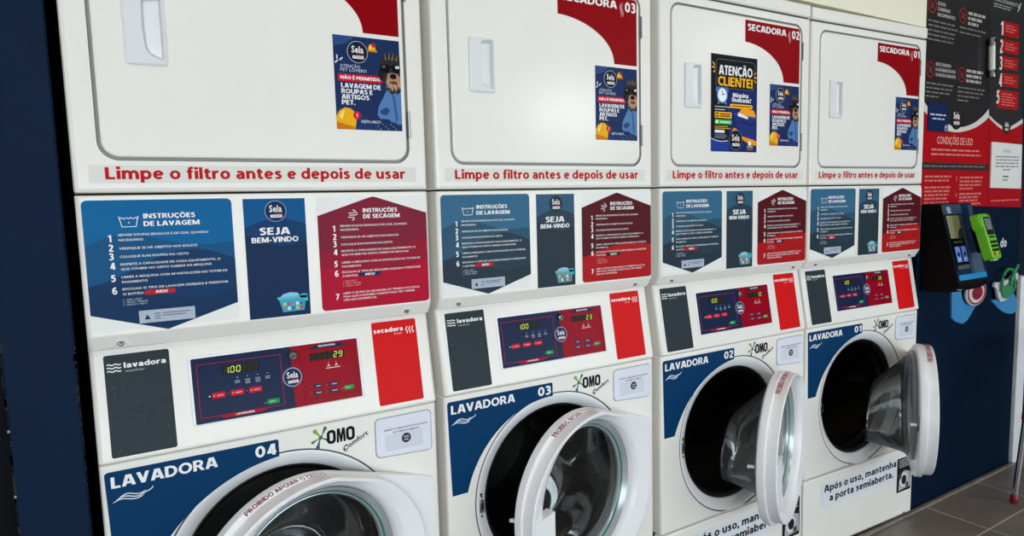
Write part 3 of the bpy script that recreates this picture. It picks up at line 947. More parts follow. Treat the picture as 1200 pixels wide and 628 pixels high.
def pet_poster():
    s = Sheet()
    x0, z0, w, h = 0.1348, 1.4595, 0.1464, 0.192
    X = lambda a: x0 + a * w
    Zv = lambda b_: z0 + (1 - b_) * h
    s.rect(x0, x0 + w, z0, z0 + h, ink(28, 48, 92), 0)
    rnd = random.Random(8)
    for k in range(26):
        a, b_ = rnd.random(), rnd.random()
        q = rnd.uniform(0.02, 0.06)
        s.line([(X(min(1, a)), Zv(b_)), (X(min(1, a + q)), Zv(min(1, b_ + q * 0.6)))], 0.0008, ink(66, 96, 146), 0.4)
    s.poly([(X(0), Zv(0.0)), (X(0.32), Zv(0)), (X(0.2), Zv(0.08)), (X(0), Zv(0.12))], ink(44, 76, 126), 0.4)
    s.poly([(X(0), Zv(0.76)), (X(0.35), Zv(0.82)), (X(0.6), Zv(0.95)), (X(0.7), Zv(1)), (X(0), Zv(1))], ink(30, 54, 104), 0.5)
    logo(s, X(0.355), Zv(0.165), 0.0225, 1, (24, 32, 48), (196, 200, 206), 0.05)
    yl, yd = ink(240, 176, 28), ink(206, 122, 14)
    bell(s, X(0.575), Zv(0.115), 0.0115, yl, yd, 1)
    s.disc(X(0.60), Zv(0.075), 0.0045, ink(196, 30, 40), 2)
    for k, (a, b_, c, d) in enumerate(((0.02, 0.295, 0.06, 0.265), (0.05, 0.255, 0.05, 0.21), (0.085, 0.265, 0.13, 0.235))):
        s.line([(X(a), Zv(b_)), (X(c), Zv(d))], 0.0025, WH, 1)
    s.text('ATENÇÃO', X(0.09), Zv(0.337), 0.043, 0.0062, ink(200, 210, 226), 1, 0.0)
    s.text('PET LOVERS!', X(0.09), Zv(0.378), 0.057, 0.0062, ink(200, 210, 226), 1, 0.0)
    s.rect(X(0.05), X(0.715), Zv(0.485), Zv(0.405), ink(206, 18, 40), 1, 0.003)
    s.text('NÃO É PERMITIDO', X(0.085), Zv(0.462), 0.088, 0.0068, WH, 2, 0.025)
    for t, b_, ww in (('LAVAGEM DE', 0.553, 0.087), ('ROUPAS E', 0.614, 0.068), ('ARTIGOS', 0.674, 0.060), ('PET.', 0.733, 0.029)):
        s.text(t, X(0.09), Zv(b_), ww, 0.0095, WH, 1, 0.04)
    # dog in sunglasses and a blue coat
    s.poly([(X(0.62), Zv(0.83)), (X(0.64), Zv(0.74)), (X(0.72), Zv(0.63)), (X(0.78), Zv(0.55)), (X(1), Zv(0.55)), (X(1), Zv(0.93)), (X(0.84), Zv(0.9)), (X(0.78), Zv(0.87)), (X(0.66), Zv(0.87))], ink(84, 126, 178), 1)
    s.poly([(X(0.66), Zv(0.78)), (X(0.76), Zv(0.74)), (X(0.82), Zv(0.77)), (X(0.76), Zv(0.83)), (X(0.67), Zv(0.82))], ink(46, 72, 116), 1.5)
    s.poly([(X(0.86), Zv(0.60)), (X(0.9), Zv(0.6)), (X(0.94), Zv(0.88)), (X(0.9), Zv(0.9))], ink(58, 94, 144), 1.5)
    q = lambda L: [(X(a), Zv(b_)) for a, b_ in L]
    # shaggy dark head with folded ears
    s.poly(q([(0.70, 0.34), (0.665, 0.30), (0.70, 0.27), (0.69, 0.235), (0.735, 0.225), (0.73, 0.18), (0.775, 0.19), (0.79, 0.135), (0.83, 0.165), (0.87, 0.13), (0.90, 0.165), (0.95, 0.14), (1.0, 0.17), (1.0, 0.56), (0.95, 0.59), (0.90, 0.575), (0.86, 0.60), (0.81, 0.565), (0.785, 0.53), (0.75, 0.50), (0.755, 0.46), (0.715, 0.43), (0.735, 0.39)]), ink(50, 43, 42), 2)
    s.poly(q([(0.70, 0.30), (0.66, 0.34), (0.655, 0.41), (0.69, 0.455), (0.735, 0.44), (0.745, 0.36)]), ink(36, 31, 31), 2.3)
    for a, b_, c, d in ((0.78, 0.22, 0.77, 0.15), (0.83, 0.21, 0.84, 0.135), (0.88, 0.22, 0.90, 0.14), (0.94, 0.22, 0.96, 0.155)):
        s.line(q([(a, b_), (c, d)]), [0.0035, 0.0006], ink(134, 118, 104), 2.6)
    # pale whiskered snout with a broad nose
    s.poly(q([(0.80, 0.37), (0.87, 0.355), (0.95, 0.365), (1.0, 0.40), (1.0, 0.52), (0.96, 0.50), (0.94, 0.55), (0.90, 0.52), (0.87, 0.565), (0.84, 0.515), (0.80, 0.53), (0.80, 0.475), (0.765, 0.48), (0.785, 0.42)]), ink(176, 132, 104), 2.8)
    s.poly(q([(0.82, 0.46), (0.89, 0.445), (0.97, 0.465), (0.92, 0.495), (0.88, 0.475), (0.84, 0.50)]), ink(92, 58, 48), 3.2)
    for a, b_, c, d in ((0.81, 0.44, 0.775, 0.525), (0.85, 0.47, 0.83, 0.56), (0.91, 0.48, 0.92, 0.57), (0.96, 0.45, 0.985, 0.54)):
        s.line(q([(a, b_), (c, d)]), [0.0026, 0.0005], ink(206, 176, 150), 3.3)
    s.disc(X(0.885), Zv(0.395), 0.0078, ink(16, 13, 14), 3.5, 0.0058)
    s.rect(X(0.70), X(0.83), Zv(0.36), Zv(0.265), ink(14, 14, 18), 3, 0.006)
    s.rect(X(0.875), X(1.0), Zv(0.355), Zv(0.26), ink(14, 14, 18), 3, 0.006)
    s.rect(X(0.80), X(0.90), Zv(0.305), Zv(0.28), ink(14, 14, 18), 3)
    s.poly(q([(0.92, 0.28), (0.985, 0.275), (0.985, 0.305), (0.93, 0.31)]), ink(210, 218, 226), 3.5)
    s.poly(q([(0.72, 0.285), (0.77, 0.28), (0.765, 0.305), (0.725, 0.31)]), ink(90, 104, 124), 3.5)
    P = [(X(a), Zv(b_)) for a, b_ in ((0.0, 1.0), (0.0, 0.865), (0.05, 0.80), (0.13, 0.765), (0.22, 0.775), (0.29, 0.82), (0.30, 0.88), (0.27, 1.0))]
    s.poly(P, yl, 1)
    s.poly([(X(a), Zv(b_)) for a, b_ in ((0.0, 1.0), (0.0, 0.92), (0.28, 0.975), (0.27, 1.0))], yd, 1.5)
    s.poly([(X(a), Zv(b_)) for a, b_ in ((0.04, 0.86), (0.1, 0.8), (0.13, 0.8), (0.08, 0.9))], ink(255, 224, 120), 1.5)
    s.disc(X(0.305), Zv(0.845), 0.0082, ink(206, 22, 44), 2)
    s.text('!', X(0.305), Zv(0.865), None, 0.008, WH, 3, 0.03, 'C')
    s.text('SUJEITO A MULTA', X(0.365), Zv(0.923), 0.044, 0.0055, ink(226, 230, 238), 1, 0.01)
    for k in range(9):
        s.disc(X(0.62 + 0.04 * k), Zv(0.955 + 0.03 * math.sin(k * 2.1)), 0.001, ink(190, 204, 226), 1, n=8)
    return s.mesh('pet_notice_poster')


def attention_poster():
    s = Sheet()
    x0, z0, w, h = -0.133, 1.4363, 0.2065, 0.2856
    X = lambda a: x0 + a * w
    Zv = lambda b_: z0 + (1 - b_) * h
    P = lambda L: [(X(a), Zv(b_)) for a, b_ in L]
    s.rect(x0, x0 + w, z0, z0 + h, ink(20, 22, 30), 0)
    s.poly(P([(0.3, 0.36), (1, 0.34), (1, 1), (0, 1), (0, 0.84), (0.2, 0.9), (0.4, 0.86)]), ink(26, 40, 104), 0.5)
    yl = ink(250, 182, 30)
    s.frame(X(0.10), X(0.95), Zv(0.345), Zv(0.045), 0.0022, ink(92, 94, 104), 1, 0.012)
    s.text('ATENÇÃO', X(0.525), Zv(0.205), 0.150, 0.0275, WH, 2, 0.045, 'C')
    s.text('CLIENTE!', X(0.52), Zv(0.318), 0.155, 0.027, yl, 2, 0.045, 'C')
    for a, b_, c, d in ((0.035, 0.085, 0.08, 0.12), (0.02, 0.135, 0.085, 0.145), (0.05, 0.19, 0.085, 0.17), (0.965, 0.145, 0.93, 0.175), (0.985, 0.2, 0.925, 0.2), (0.975, 0.255, 0.93, 0.225)):
        s.line([(X(a), Zv(b_)), (X(c), Zv(d))], 0.004, yl, 1)
    for sg in (-1, 1):
        s.disc(X(0.235 + sg * 0.085), Zv(0.36), 0.011, ink(60, 120, 190), 1, 0.009)
        s.line([(X(0.235 + sg * 0.05), Zv(0.46)), (X(0.235 + sg * 0.085), Zv(0.51))], 0.004, ink(150, 170, 200), 1)
    s.disc(X(0.235), Zv(0.415), 0.0235, ink(80, 140, 200), 2, 0.0245)
    s.disc(X(0.235), Zv(0.415), 0.019, ink(244, 246, 250), 3, 0.02)
    s.line([(X(0.235), Zv(0.37)), (X(0.235), Zv(0.415)), (X(0.29), Zv(0.40))], 0.003, ink(30, 40, 60), 4)
    s.text('Máquina', X(0.46), Zv(0.425), 0.070, 0.0125, WH, 2, 0.035)
    s.text('finalizada?', X(0.44), Zv(0.475), 0.088, 0.0125, WH, 2, 0.035)
    s.rect(X(0.40), X(0.90), Zv(0.54), Zv(0.497), yl, 2, 0.006)
    s.line([(X(0.44), Zv(0.518)), (X(0.86), Zv(0.518))], 0.003, ink(120, 80, 20), 3)
    for b_, q in ((0.535, 0.36), (0.565, 0.22)):
        s.line([(X(0.08), Zv(b_)), (X(0.08 + q), Zv(b_))], 0.0026, ink(190, 194, 204), 1)
    s.rect(X(0.08), X(0.44), Zv(0.652), Zv(0.588), yl, 1, 0.003)
    s.disc(X(0.13), Zv(0.62), 0.0075, ink(30, 28, 26), 2)
    s.disc(X(0.13), Zv(0.62), 0.0042, yl, 3)
    for b_ in (0.61, 0.632):
        s.line([(X(0.19), Zv(b_)), (X(0.41), Zv(b_))], 0.0035, ink(60, 48, 20), 2)
    s.rect(X(0.08), X(0.44), Zv(0.715), Zv(0.668), ink(70, 190, 80), 1, 0.003)
    s.rect(X(0.10), X(0.155), Zv(0.708), Zv(0.675), ink(220, 245, 222), 2, 0.002)
    s.line([(X(0.19), Zv(0.692)), (X(0.41), Zv(0.692))], 0.0035, ink(226, 246, 228), 2)
    for b_, q in ((0.738, 0.28), (0.758, 0.34)):
        s.line([(X(0.08), Zv(b_)), (X(0.08 + q), Zv(b_))], 0.0026, ink(214, 160, 40), 1)
    s.rect(X(0.08), X(0.29), Zv(0.805), Zv(0.775), ink(232, 234, 240), 1, 0.003)
    for b_, q in ((0.825, 0.24), (0.842, 0.26), (0.858, 0.22)):
        s.line([(X(0.08), Zv(b_)), (X(0.08 + q), Zv(b_))], 0.002, ink(130, 140, 170), 1)
    s.line([(X(0.0), Zv(0.865)), (X(0.1), Zv(0.885)), (X(0.22), Zv(0.895)), (X(0.36), Zv(0.885))], 0.0022, ink(220, 226, 240), 1)
    s.poly(P([(0, 0.87), (0.1, 0.89), (0.22, 0.9), (0.36, 0.89), (0.4, 1), (0, 1)]), ink(34, 60, 150), 0.8)
    s.poly(P([(0.44, 0.775), (0.50, 0.745), (1.0, 0.885), (1.0, 0.93), (0.85, 0.92), (0.62, 0.85)]), ink(240, 150, 30), 1)
    s.poly(P([(0.50, 0.60), (0.98, 0.63), (0.965, 0.87), (0.58, 0.82)]), ink(36, 52, 120), 2)
    s.poly(P([(0.485, 0.585), (0.995, 0.62), (0.995, 0.65), (0.49, 0.615)]), ink(50, 70, 146), 2.5)
    s.poly(P([(0.60, 0.575), (0.66, 0.535), (0.92, 0.55), (0.97, 0.60), (0.96, 0.625), (0.61, 0.60)]), ink(246, 164, 34), 3)
    s.poly(P([(0.57, 0.585), (0.63, 0.59), (0.80, 0.625), (0.79, 0.65), (0.57, 0.62)]), ink(236, 236, 238), 3.2)
    s.poly(P([(0.62, 0.67), (0.94, 0.70), (0.935, 0.72), (0.63, 0.69)]), ink(26, 38, 92), 3)
    logo(s, X(0.525), Zv(0.875), 0.030, 4, (22, 24, 34), (120, 126, 140), 0.05)
    s.disc(X(0.84), Zv(0.905), 0.0075, ink(236, 238, 244), 2)
    s.poly(P([(0.80, 0.925), (0.88, 0.925), (0.84, 0.88)]), ink(236, 238, 244), 2.4)
    s.rect(X(0.78), X(0.91), Zv(0.95), Zv(0.935), ink(200, 180, 120), 2)
    s.rect(X(0.78), X(0.91), Zv(0.975), Zv(0.96), ink(140, 120, 60), 2)
    return s.mesh('attention_poster')


def filter_sticker(shift=0.0):
    s = Sheet()
    s.rect(-0.3132, 0.3105, 1.3498, 1.3815, ink(224, 223, 216), 0)
    s.text('Limpe o filtro antes e depois de usar', -0.2883, 1.3565, 0.5722, 0.0212, ink(190, 12, 26), 1, 0.035)
    return s.mesh('filter_reminder_sticker')


def band_sticker(num, small):
    s = Sheet(lambda x, z, l: (x, -0.0004 - 0.00025 * l, z))
    x0, x1, zt = -0.3305, -0.0212, 0.8258
    if small:
        cx, cz, r = -0.023, 0.5216, 0.268
    else:
        cx, cz, r = 0.009, 0.479, 0.312
    zb = 0.591
    a_end = math.acos((x1 - cx) / r)
    a_bot = PI - math.asin((zb - cz) / r)
    P = [(x0 + 0.006, zb), (cx + r * math.cos(a_bot), zb)]
    for k in range(33):
        a = a_bot + (a_end - a_bot) * k / 32
        P.append((cx + r * math.cos(a), cz + r * math.sin(a)))
    P += [(x1, zt - 0.003), (x1 - 0.003, zt), (x0 + 0.006, zt), (x0 + 0.0015, zt - 0.002), (x0, zt - 0.006)]
    s.poly(P, ink(6, 56, 98), 0)
    s.text('LAVADORA', -0.3208, 0.7945, 0.182, 0.0212, WH, 1, 0.035)
    s.text(num, -0.0678, 0.7955, 0.041, 0.0232, WH, 1, 0.035)
    for k in range(3):
        dz = 0.0045 * k
        pts = [(-0.3204 + 0.006 * k + (0.051 - 0.004 * k) * q / 10, 0.7672 + dz * 0.9 + 0.0035 * math.sin(q * 0.62) + 0.0045 * q / 10) for q in range(11)]
        if k == 1:
            pts += [(-0.2590, 0.7785), (-0.2545, 0.7815), (-0.2534, 0.7855)]
        wd = [0.0004] + [0.0019] * (len(pts) - 2) + [0.0004]
        s.line(pts, wd, ink(226, 232, 240), 1)
    return s.mesh('washer_number_sticker')


def brand_sticker():
    s = Sheet(lambda x, z, l: (x, -0.0006 - 0.00025 * l, z))
    bk = ink(18, 20, 26)
    c = (0.0655, 0.811)
    for ang, ln_, w, col in ((118, 0.0235, 0.010, (126, 170, 62)), (196, 0.0225, 0.006, (84, 110, 50)), (243, 0.027, 0.009, (58, 96, 122)), (52, 0.025, 0.008, (62, 118, 92)), (-38, 0.022, 0.007, (50, 92, 84))):
        a = math.radians(ang)
        s.line([(c[0] + ln_ * t * math.cos(a + 0.15 * math.sin(2 * t)), c[1] + ln_ * t * math.sin(a + 0.15 * math.sin(2 * t))) for t in (0, 0.3, 0.6, 0.8, 0.93, 1.0)], [w * 0.5, w * 0.3, w * 0.55, w * 0.95, w * 0.8, w * 0.2], ink(*col), 0)
    s.disc(c[0], c[1], 0.004, ink(60, 110, 70), 0.5)
    for ox in (0.0785, 0.1205):
        s.poly(rr(ox, ox + 0.0195, 0.7925, 0.823, 0.0085, 5), bk, 1, [rr(ox + 0.0062, ox + 0.0133, 0.7985, 0.817, 0.0035, 4)])
    s.poly([(0.0995, 0.7925), (0.1045, 0.7925), (0.1048, 0.810), (0.1078, 0.7925), (0.1112, 0.7925), (0.1142, 0.810), (0.1145, 0.7925), (0.1195, 0.7925), (0.1183, 0.823), (0.1120, 0.823), (0.1095, 0.8075), (0.1070, 0.823), (0.1007, 0.823)], bk, 1)
    s.text('Comfort', 0.1150, 0.7705, 0.062, 0.0105, bk, 1, 0.018, 'L', 0.15, math.radians(26))
    s.line([(0.1195 + 0.0058 * math.cos(a), 0.7758 + 0.0062 * math.sin(a)) for a in [0.7 + 0.35 * q for q in range(14)]], 0.0016, bk, 1)
    return s.mesh('brand_sticker')


def reminder_sticker():
    s = Sheet()
    s.rect(-0.2455, 0.2285, 0.168, 0.2585, ink(224, 226, 231), 0)
    bk = ink(24, 25, 30)
    s.text('Após o uso, mantenha', -0.2235, 0.2255, 0.4468, 0.0262, bk, 1, 0.03)
    s.text('a porta semiaberta.', -0.1915, 0.1858, 0.3945, 0.0262, bk, 1, 0.03)
    return s.mesh('reminder_sticker')


def photo_sticker():
    s = Sheet()
    x0, x1, z0, z1 = 0.2305, 0.325, 0.113, 0.252
    s.rect(x0, x1, z0, z1, ink(26, 26, 30), 0)
    for k in range(4):
        s.line([(x0 + 0.014, 0.242 - 0.009 * k), (x1 - 0.012 + 0.002 * (k % 2), 0.244 - 0.009 * k)], 0.0028, ink(206, 208, 212), 1)
    s.poly([(x0 + 0.012, 0.120), (x1 - 0.004, 0.126), (x1 - 0.006, 0.188), (x0 + 0.05, 0.198), (x0 + 0.018, 0.184)], ink(176, 178, 180), 1)
    s.disc(0.276, 0.160, 0.026, ink(226, 228, 230), 2, 0.029)
    s.disc(0.278, 0.160, 0.015, ink(34, 34, 38), 3, 0.018)
    s.ring(0.278, 0.160, 0.015, 0.018, ink(120, 122, 124), 3.5, 1.15)
    s.disc(0.300, 0.136, 0.012, ink(120, 122, 126), 3, 0.013)
    s.disc(0.300, 0.136, 0.007, ink(60, 60, 64), 4)
    s.poly([(x0 + 0.010, 0.186), (x0 + 0.035, 0.196), (x0 + 0.03, 0.17), (x0 + 0.012, 0.158)], ink(90, 66, 66), 2)
    s.line([(0.246, 0.199), (0.29, 0.204)], 0.002, ink(60, 60, 66), 3)
    return s.mesh('photo_sticker')


def drawer_front():
    s = Sheet(lambda x, z, l: (x, -0.003 - 0.0003 * l, z))
    L = lambda i: [(x, z - 0.007 * math.sin(PI * min(1, max(0, (x - 0.187) / 0.28))) if z < 0.77 else z) for x, z in rr(0.187 + i, 0.3225 - i, 0.738 + i, 0.8255 - i, 0.011 - i * 0.5, 6)]
    lav = mat('drawer_front_film', (226, 227, 240), 0.35)
    g = mat('drawer_gap', (120, 122, 124), 0.6)
    s.fill([L(-0.0014)], lambda x, z: (x, -0.0003, z), g)
    s.loft([[(x, 0.0, z) for x, z in L(0)], [(x, -0.0022, z) for x, z in L(0.0004)], [(x, -0.0033, z) for x, z in L(0.0018)]], lav)
    s.poly(L(0.0018), lav, 0)
    s.rect(0.208, 0.300, 0.748, 0.786, ink(214, 216, 228), 0.6, 0.003)
    bk = ink(50, 52, 66)
    s.text('SABÃO E AMACIANTE INCLUSOS', 0.2065, 0.7955, 0.105, 0.0038, bk, 1, 0.015)
    s.text('AUTOMATICAMENTE', 0.259, 0.7878, 0.064, 0.0038, bk, 1, 0.015, 'C')
    s.disc(0.259, 0.7718, 0.0112, ink(52, 54, 60), 1)
    s.text('Sela', 0.259, 0.7725, 0.013, 0.005, ink(200, 202, 208), 2, 0.03, 'C')
    s.rect(0.2535, 0.2645, 0.7665, 0.7695, ink(190, 192, 198), 2)
    return s.mesh('detergent_drawer')


# ------------------------------------------------------------------ machine geometry
HW = 0.3375


def dryer_cabinet():
    b = MB()
    hole = rr(-0.2972, 0.2972, 1.3895, 1.8492, 0.034, 8)
    b.panel(-HW, HW, 1.3325, 1.8735, 0.004, 0.0, 0.70, 0.008, WHITE, [hole], n=4)
    b.loft([[(x, 0, z) for x, z in hole], [(x, 0.003, z) for x, z in rr(-0.2955, 0.2955, 1.391, 1.8475, 0.0325, 8)], [(x, 0.0075, z) for x, z in rr(-0.2955, 0.2955, 1.391, 1.8475, 0.0325, 8)]], SEAL)
    b.fill([rr(-0.2955, 0.2955, 1.391, 1.8475, 0.0325, 8)], lambda x, z: (x, 0.0075, z), SEAL)
    return b.mesh('dryer_cabinet', True)


def top_cap():
    b = MB()
    b.panel(-HW - 0.0005, HW + 0.0005, 1.8775, 1.9175, 0.006, -0.002, 0.70, 0.006, WHITE, n=4)
    b.panel(-HW + 0.004, HW - 0.004, 1.872, 1.879, 0.001, 0.006, 0.69, 0.0008, DARKGAP, n=2)
    return b.mesh('top_cap', True)


def dryer_door():
    b = MB()
    hx0, hx1, hz0, hz1 = -0.2425, -0.1745, 1.560, 1.6865
    hole = rr(hx0 + 0.004, hx1 - 0.004, hz0 + 0.004, hz1 - 0.004, 0.004, 4)
    b.panel(-0.2912, 0.2912, 1.3955, 1.8432, 0.029, -0.0012, 0.0072, 0.004, WHITE, [hole], n=8)
    return b.mesh('dryer_door', True)


def dryer_handle():
    b = MB()
    hx0, hx1, hz0, hz1 = -0.2425, -0.1745, 1.560, 1.6865
    hp = mat('handle_plastic', (226, 227, 229), 0.28)
    O0 = rr(hx0, hx1, hz0, hz1, 0.006, 5)
    O1 = rr(hx0 + 0.0035, hx1 - 0.0035, hz0 + 0.0035, hz1 - 0.0035, 0.005, 5)
    pocket = [(-0.2118, 1.676), (-0.2125, 1.66), (-0.2128, 1.625), (-0.2105, 1.59), (-0.2045, 1.5775), (-0.182, 1.5665), (-0.1795, 1.568), (-0.1795, 1.68), (-0.182, 1.6825), (-0.206, 1.6805)]
    inner = [(-0.208 + 0.0, 1.672), (-0.2085, 1.658), (-0.2085, 1.625), (-0.2065, 1.595), (-0.2015, 1.584), (-0.184, 1.5745), (-0.1825, 1.576), (-0.1825, 1.674), (-0.184, 1.676), (-0.204, 1.6745)]
    b.loft([[(x, 0.0, z) for x, z in O0], [(x, -0.005, z) for x, z in O0], [(x, -0.0068, z) for x, z in O1]], hp)
    b.fill([O1, pocket], lambda x, z: (x, -0.0068, z), hp)
    b.loft([[(x, -0.0068, z) for x, z in pocket], [(x, 0.002, z) for x, z in inner], [(x, 0.0068 if x < -0.195 else 0.003, z) for x, z in inner]], hp)
    b.fill([inner], lambda x, z: (x, 0.0068 if x < -0.195 else 0.003, z), hp)
    return b.mesh('door_handle', True, 40)


def hinge():
    b = MB()
    for dz in (-0.029, -0.0095, 0.010):
        b.tube([(0.2985, -0.0005, dz), (0.2985, -0.0005, dz + 0.019)], 0.0028, STEEL, 8)
    b.box(0.2945, 0.3, 0.001, 0.006, -0.029, 0.029, STEEL, 0.0006, 1)
    return b.mesh('door_hinge', True)


def slices(profile, xs, m):
    """extrude a (y,z) profile across x; xs is a list of (x, inset)"""
    b = MB()
    loops = []
    for x, e in xs:
        loops.append([(x, min(y + e, 0.7), z) for y, z in profile])
    b.loft(loops, m)
    for L in (loops[0], loops[-1]):
        b.fill([[(p[1], p[2]) for p in L]], lambda y, z, X=L[0][0]: (X, y, z), m)
    return b


EDGE = [(-HW, 0.009), (-HW + 0.0008, 0.005), (-HW + 0.003, 0.0022), (-HW + 0.008, 0.0), (HW - 0.008, 0.0), (HW - 0.003, 0.0022), (HW - 0.0008, 0.005), (HW, 0.009)]


def instruction_panel():
    pr = [(0.7, 1.3285), (0.007, 1.3285), (0.002, 1.3275), (0, 1.3245), (0, 1.078), (0.0008, 1.0745), (0.0155, 1.0508), (0.0185, 1.0485), (0.7, 1.0485)]
    b = slices(pr, EDGE, WHITE)
    # raised pads that carry the two screws on the chamfered lip
    for cx in (-0.2860, 0.2775):
        lip = lambda x, z, d: (x, 0.0008 + (1.0745 - z) * 0.62 - d, z)
        A = [(cx - 0.022, 1.0525), (cx + 0.022, 1.0525), (cx + 0.008, 1.068), (cx - 0.008, 1.068)]
        B = [(cx - 0.017, 1.0525), (cx + 0.017, 1.0525), (cx + 0.007, 1.0665), (cx - 0.007, 1.0665)]
        b.loft([[lip(x, z, -0.001) for x, z in A], [lip(x, z, 0.0012) for x, z in B]], WHITE)
        b.fill([B], lambda x, z: lip(x, z, 0.0012), WHITE)
    return b.mesh('instruction_panel', True)


def screw():
    b = MB()
    R = Matrix.Rotation(math.radians(-32), 4, 'X')
    hd = [[tuple(R @ Vector((r * math.cos(2 * PI * k / 20), y, r * math.sin(2 * PI * k / 20)))) for k in range(20)] for r, y in ((0.0058, 0.002), (0.0058, -0.0008), (0.0048, -0.0018), (0.0026, -0.002), (0.0022, -0.0006))]
    b.loft(hd, STEEL)
    b.add(hd[-1], [list(range(20))], BLACK)
    return b.mesh('screw', True)


def control_panel():
    y = lambda z: 0.0233 - 0.18 * (1.01 - z)
    pr = [(0.7, 1.0475), (y(1.0475), 1.0475), (y(0.849), 0.849), (y(0.845) + 0.0012, 0.8445), (y(0.842) + 0.006, 0.8425), (0.7, 0.8425)]
    b = slices(pr, EDGE, WHITE)
    return b.mesh('control_panel', True)


def key_lock():
    b = MB()
    c = Vector(cp(0.0217, 0.992, 0))
    n = Vector((0, -0.984, -0.177))
    u = Vector((1, 0, 0))
    w = n.cross(u)
    rings = []
    for r, d, in ((0.0112, 0.0), (0.0112, 0.0018), (0.0085, 0.0022)):
        rings.append([tuple(c + n * (d + 0.0012) + u * r * math.cos(2 * PI * k / 24) + w * r * math.sin(2 * PI * k / 24)) for k in range(24)])
    b.loft(rings, BLACK)
    rings = []
    for r, d in ((0.0082, 0.0018), (0.0082, 0.006), (0.0066, 0.0072), (0.0042, 0.0072), (0.0036, 0.0055), (0.0, 0.0055)):
        rings.append([tuple(c + n * (d + 0.0012) + u * max(r, 1e-5) * math.cos(2 * PI * k / 24) + w * max(r, 1e-5) * math.sin(2 * PI * k / 24)) for k in range(24)])
    b.loft(rings, CHROME)
    q = c + n * 0.0088
    b.add([tuple(q + u * a + w * e) for a, e in ((-0.0006, -0.0024), (0.0006, -0.0024), (0.0006, 0.0024), (-0.0006, 0.0024))], [[0, 1, 2, 3]], BLACK)
    return b.mesh('key_lock', True)


DCX, DCZ = -0.010, 0.545


def washer_cabinet():
    b = MB()
    H = circ(DCX, DCZ, 0.2530, None, 96)
    b.panel(-HW, HW, 0.2915, 0.8405, 0.005, 0.0, 0.70, 0.008, WHITE, [H], n=4, back=True)
    ringp = lambda prof, m_: b.loft([[(x, y, z) for x, z in circ(DCX, DCZ, r, None, 96)] for r, y in prof], m_)
    ringp([(0.2530, 0.0), (0.2524, 0.0006), (0.2520, 0.006), (0.2496, 0.006), (0.2490, 0.0012)], GROOVE)
    ringp([(0.2490, 0.0012), (0.2470, 0.0008), (0.2430, 0.0016), (0.232, 0.0075), (0.2215, 0.0125), (0.2165, 0.0165), (0.2150, 0.024), (0.2145, 0.032)], WHITE3)
    b.box(-HW + 0.01, HW - 0.01, 0.02, 0.69, 0.0045, 0.2925, DARKGAP)
    return b.mesh('washer_cabinet', True)


def gasket():
    b = MB()
    prof = [(0.2152, 0.021), (0.2125, 0.0195), (0.205, 0.025), (0.201, 0.034), (0.203, 0.046), (0.209, 0.052), (0.207, 0.062), (0.203, 0.070), (0.206, 0.08)]
    b.loft([[(x, y, z) for x, z in circ(DCX, DCZ, r, None, 72)] for r, y in prof], BLACK)
    return b.mesh('door_gasket', True)


def drum():
    b = MB()
    prof = [(0.206, 0.079), (0.206, 0.085), (0.236, 0.10), (0.2385, 0.12), (0.2385, 0.48), (0.225, 0.505), (0.12, 0.515), (0.05, 0.50), (0.0005, 0.50)]
    b.loft([[(x, y, z) for x, z in circ(DCX, DCZ, r, None, 72)] for r, y in prof], DRUM)
    for k in range(3):
        a0 = PI / 2 + 2 * PI * k / 3 + 0.5
        loops = []
        for y, hgt in ((0.13, 0.022), (0.20, 0.05), (0.40, 0.05), (0.47, 0.022)):
            L = []
            for da, hr in ((-0.16, 0.0), (-0.08, 0.75), (0.0, 1.0), (0.08, 0.75), (0.16, 0.0)):
                r = 0.2383 - hr * hgt
                L.append((DCX + r * math.cos(a0 + da), y, DCZ + r * math.sin(a0 + da)))
            loops.append(L)
        b.loft(loops, mat('drum_paddle', (48, 46, 45), 0.35, 0.4), closed=False)
    return b.mesh('drum', True)


def strike():
    b = MB()
    cx, cz = -0.2420, 0.543
    y = 0.0055
    b.box(cx - 0.0068, cx + 0.0068, y - 0.003, y + 0.012, cz - 0.016, cz + 0.016, STEEL, 0.001, 2)
    b.box(cx - 0.0035, cx + 0.0035, y - 0.0035, y + 0.004, cz - 0.008, cz + 0.009, BLACK, 0.0006, 1)
    for dz in (-0.026, 0.0255):
        b.tube([(cx, y - 0.0018, cz + dz), (cx, y + 0.008, cz + dz)], 0.0034, STEEL, 10)
        b.tube([(cx, y - 0.0022, cz + dz), (cx, y + 0.004, cz + dz)], 0.0017, BLACK, 8)
    b.box(cx - 0.004, cx + 0.003, y - 0.002, y + 0.008, cz + 0.029, cz + 0.033, BLACK, 0.0005, 1)
    return b.mesh('latch_strike', True)


# ---- the round washer door, in its own axes: a along the door (hinge at 0), b outwards, z up
HX, HY = 0.289, -0.005
N = 120


def hull_r(cx, cz, k, off=0.0):
    """outline of the door slab (disc joined to a flat hinge flag) seen from (cx,cz) at angle index k"""
    a = 2 * PI * k / N
    d = (math.cos(a), math.sin(a))
    return a, d


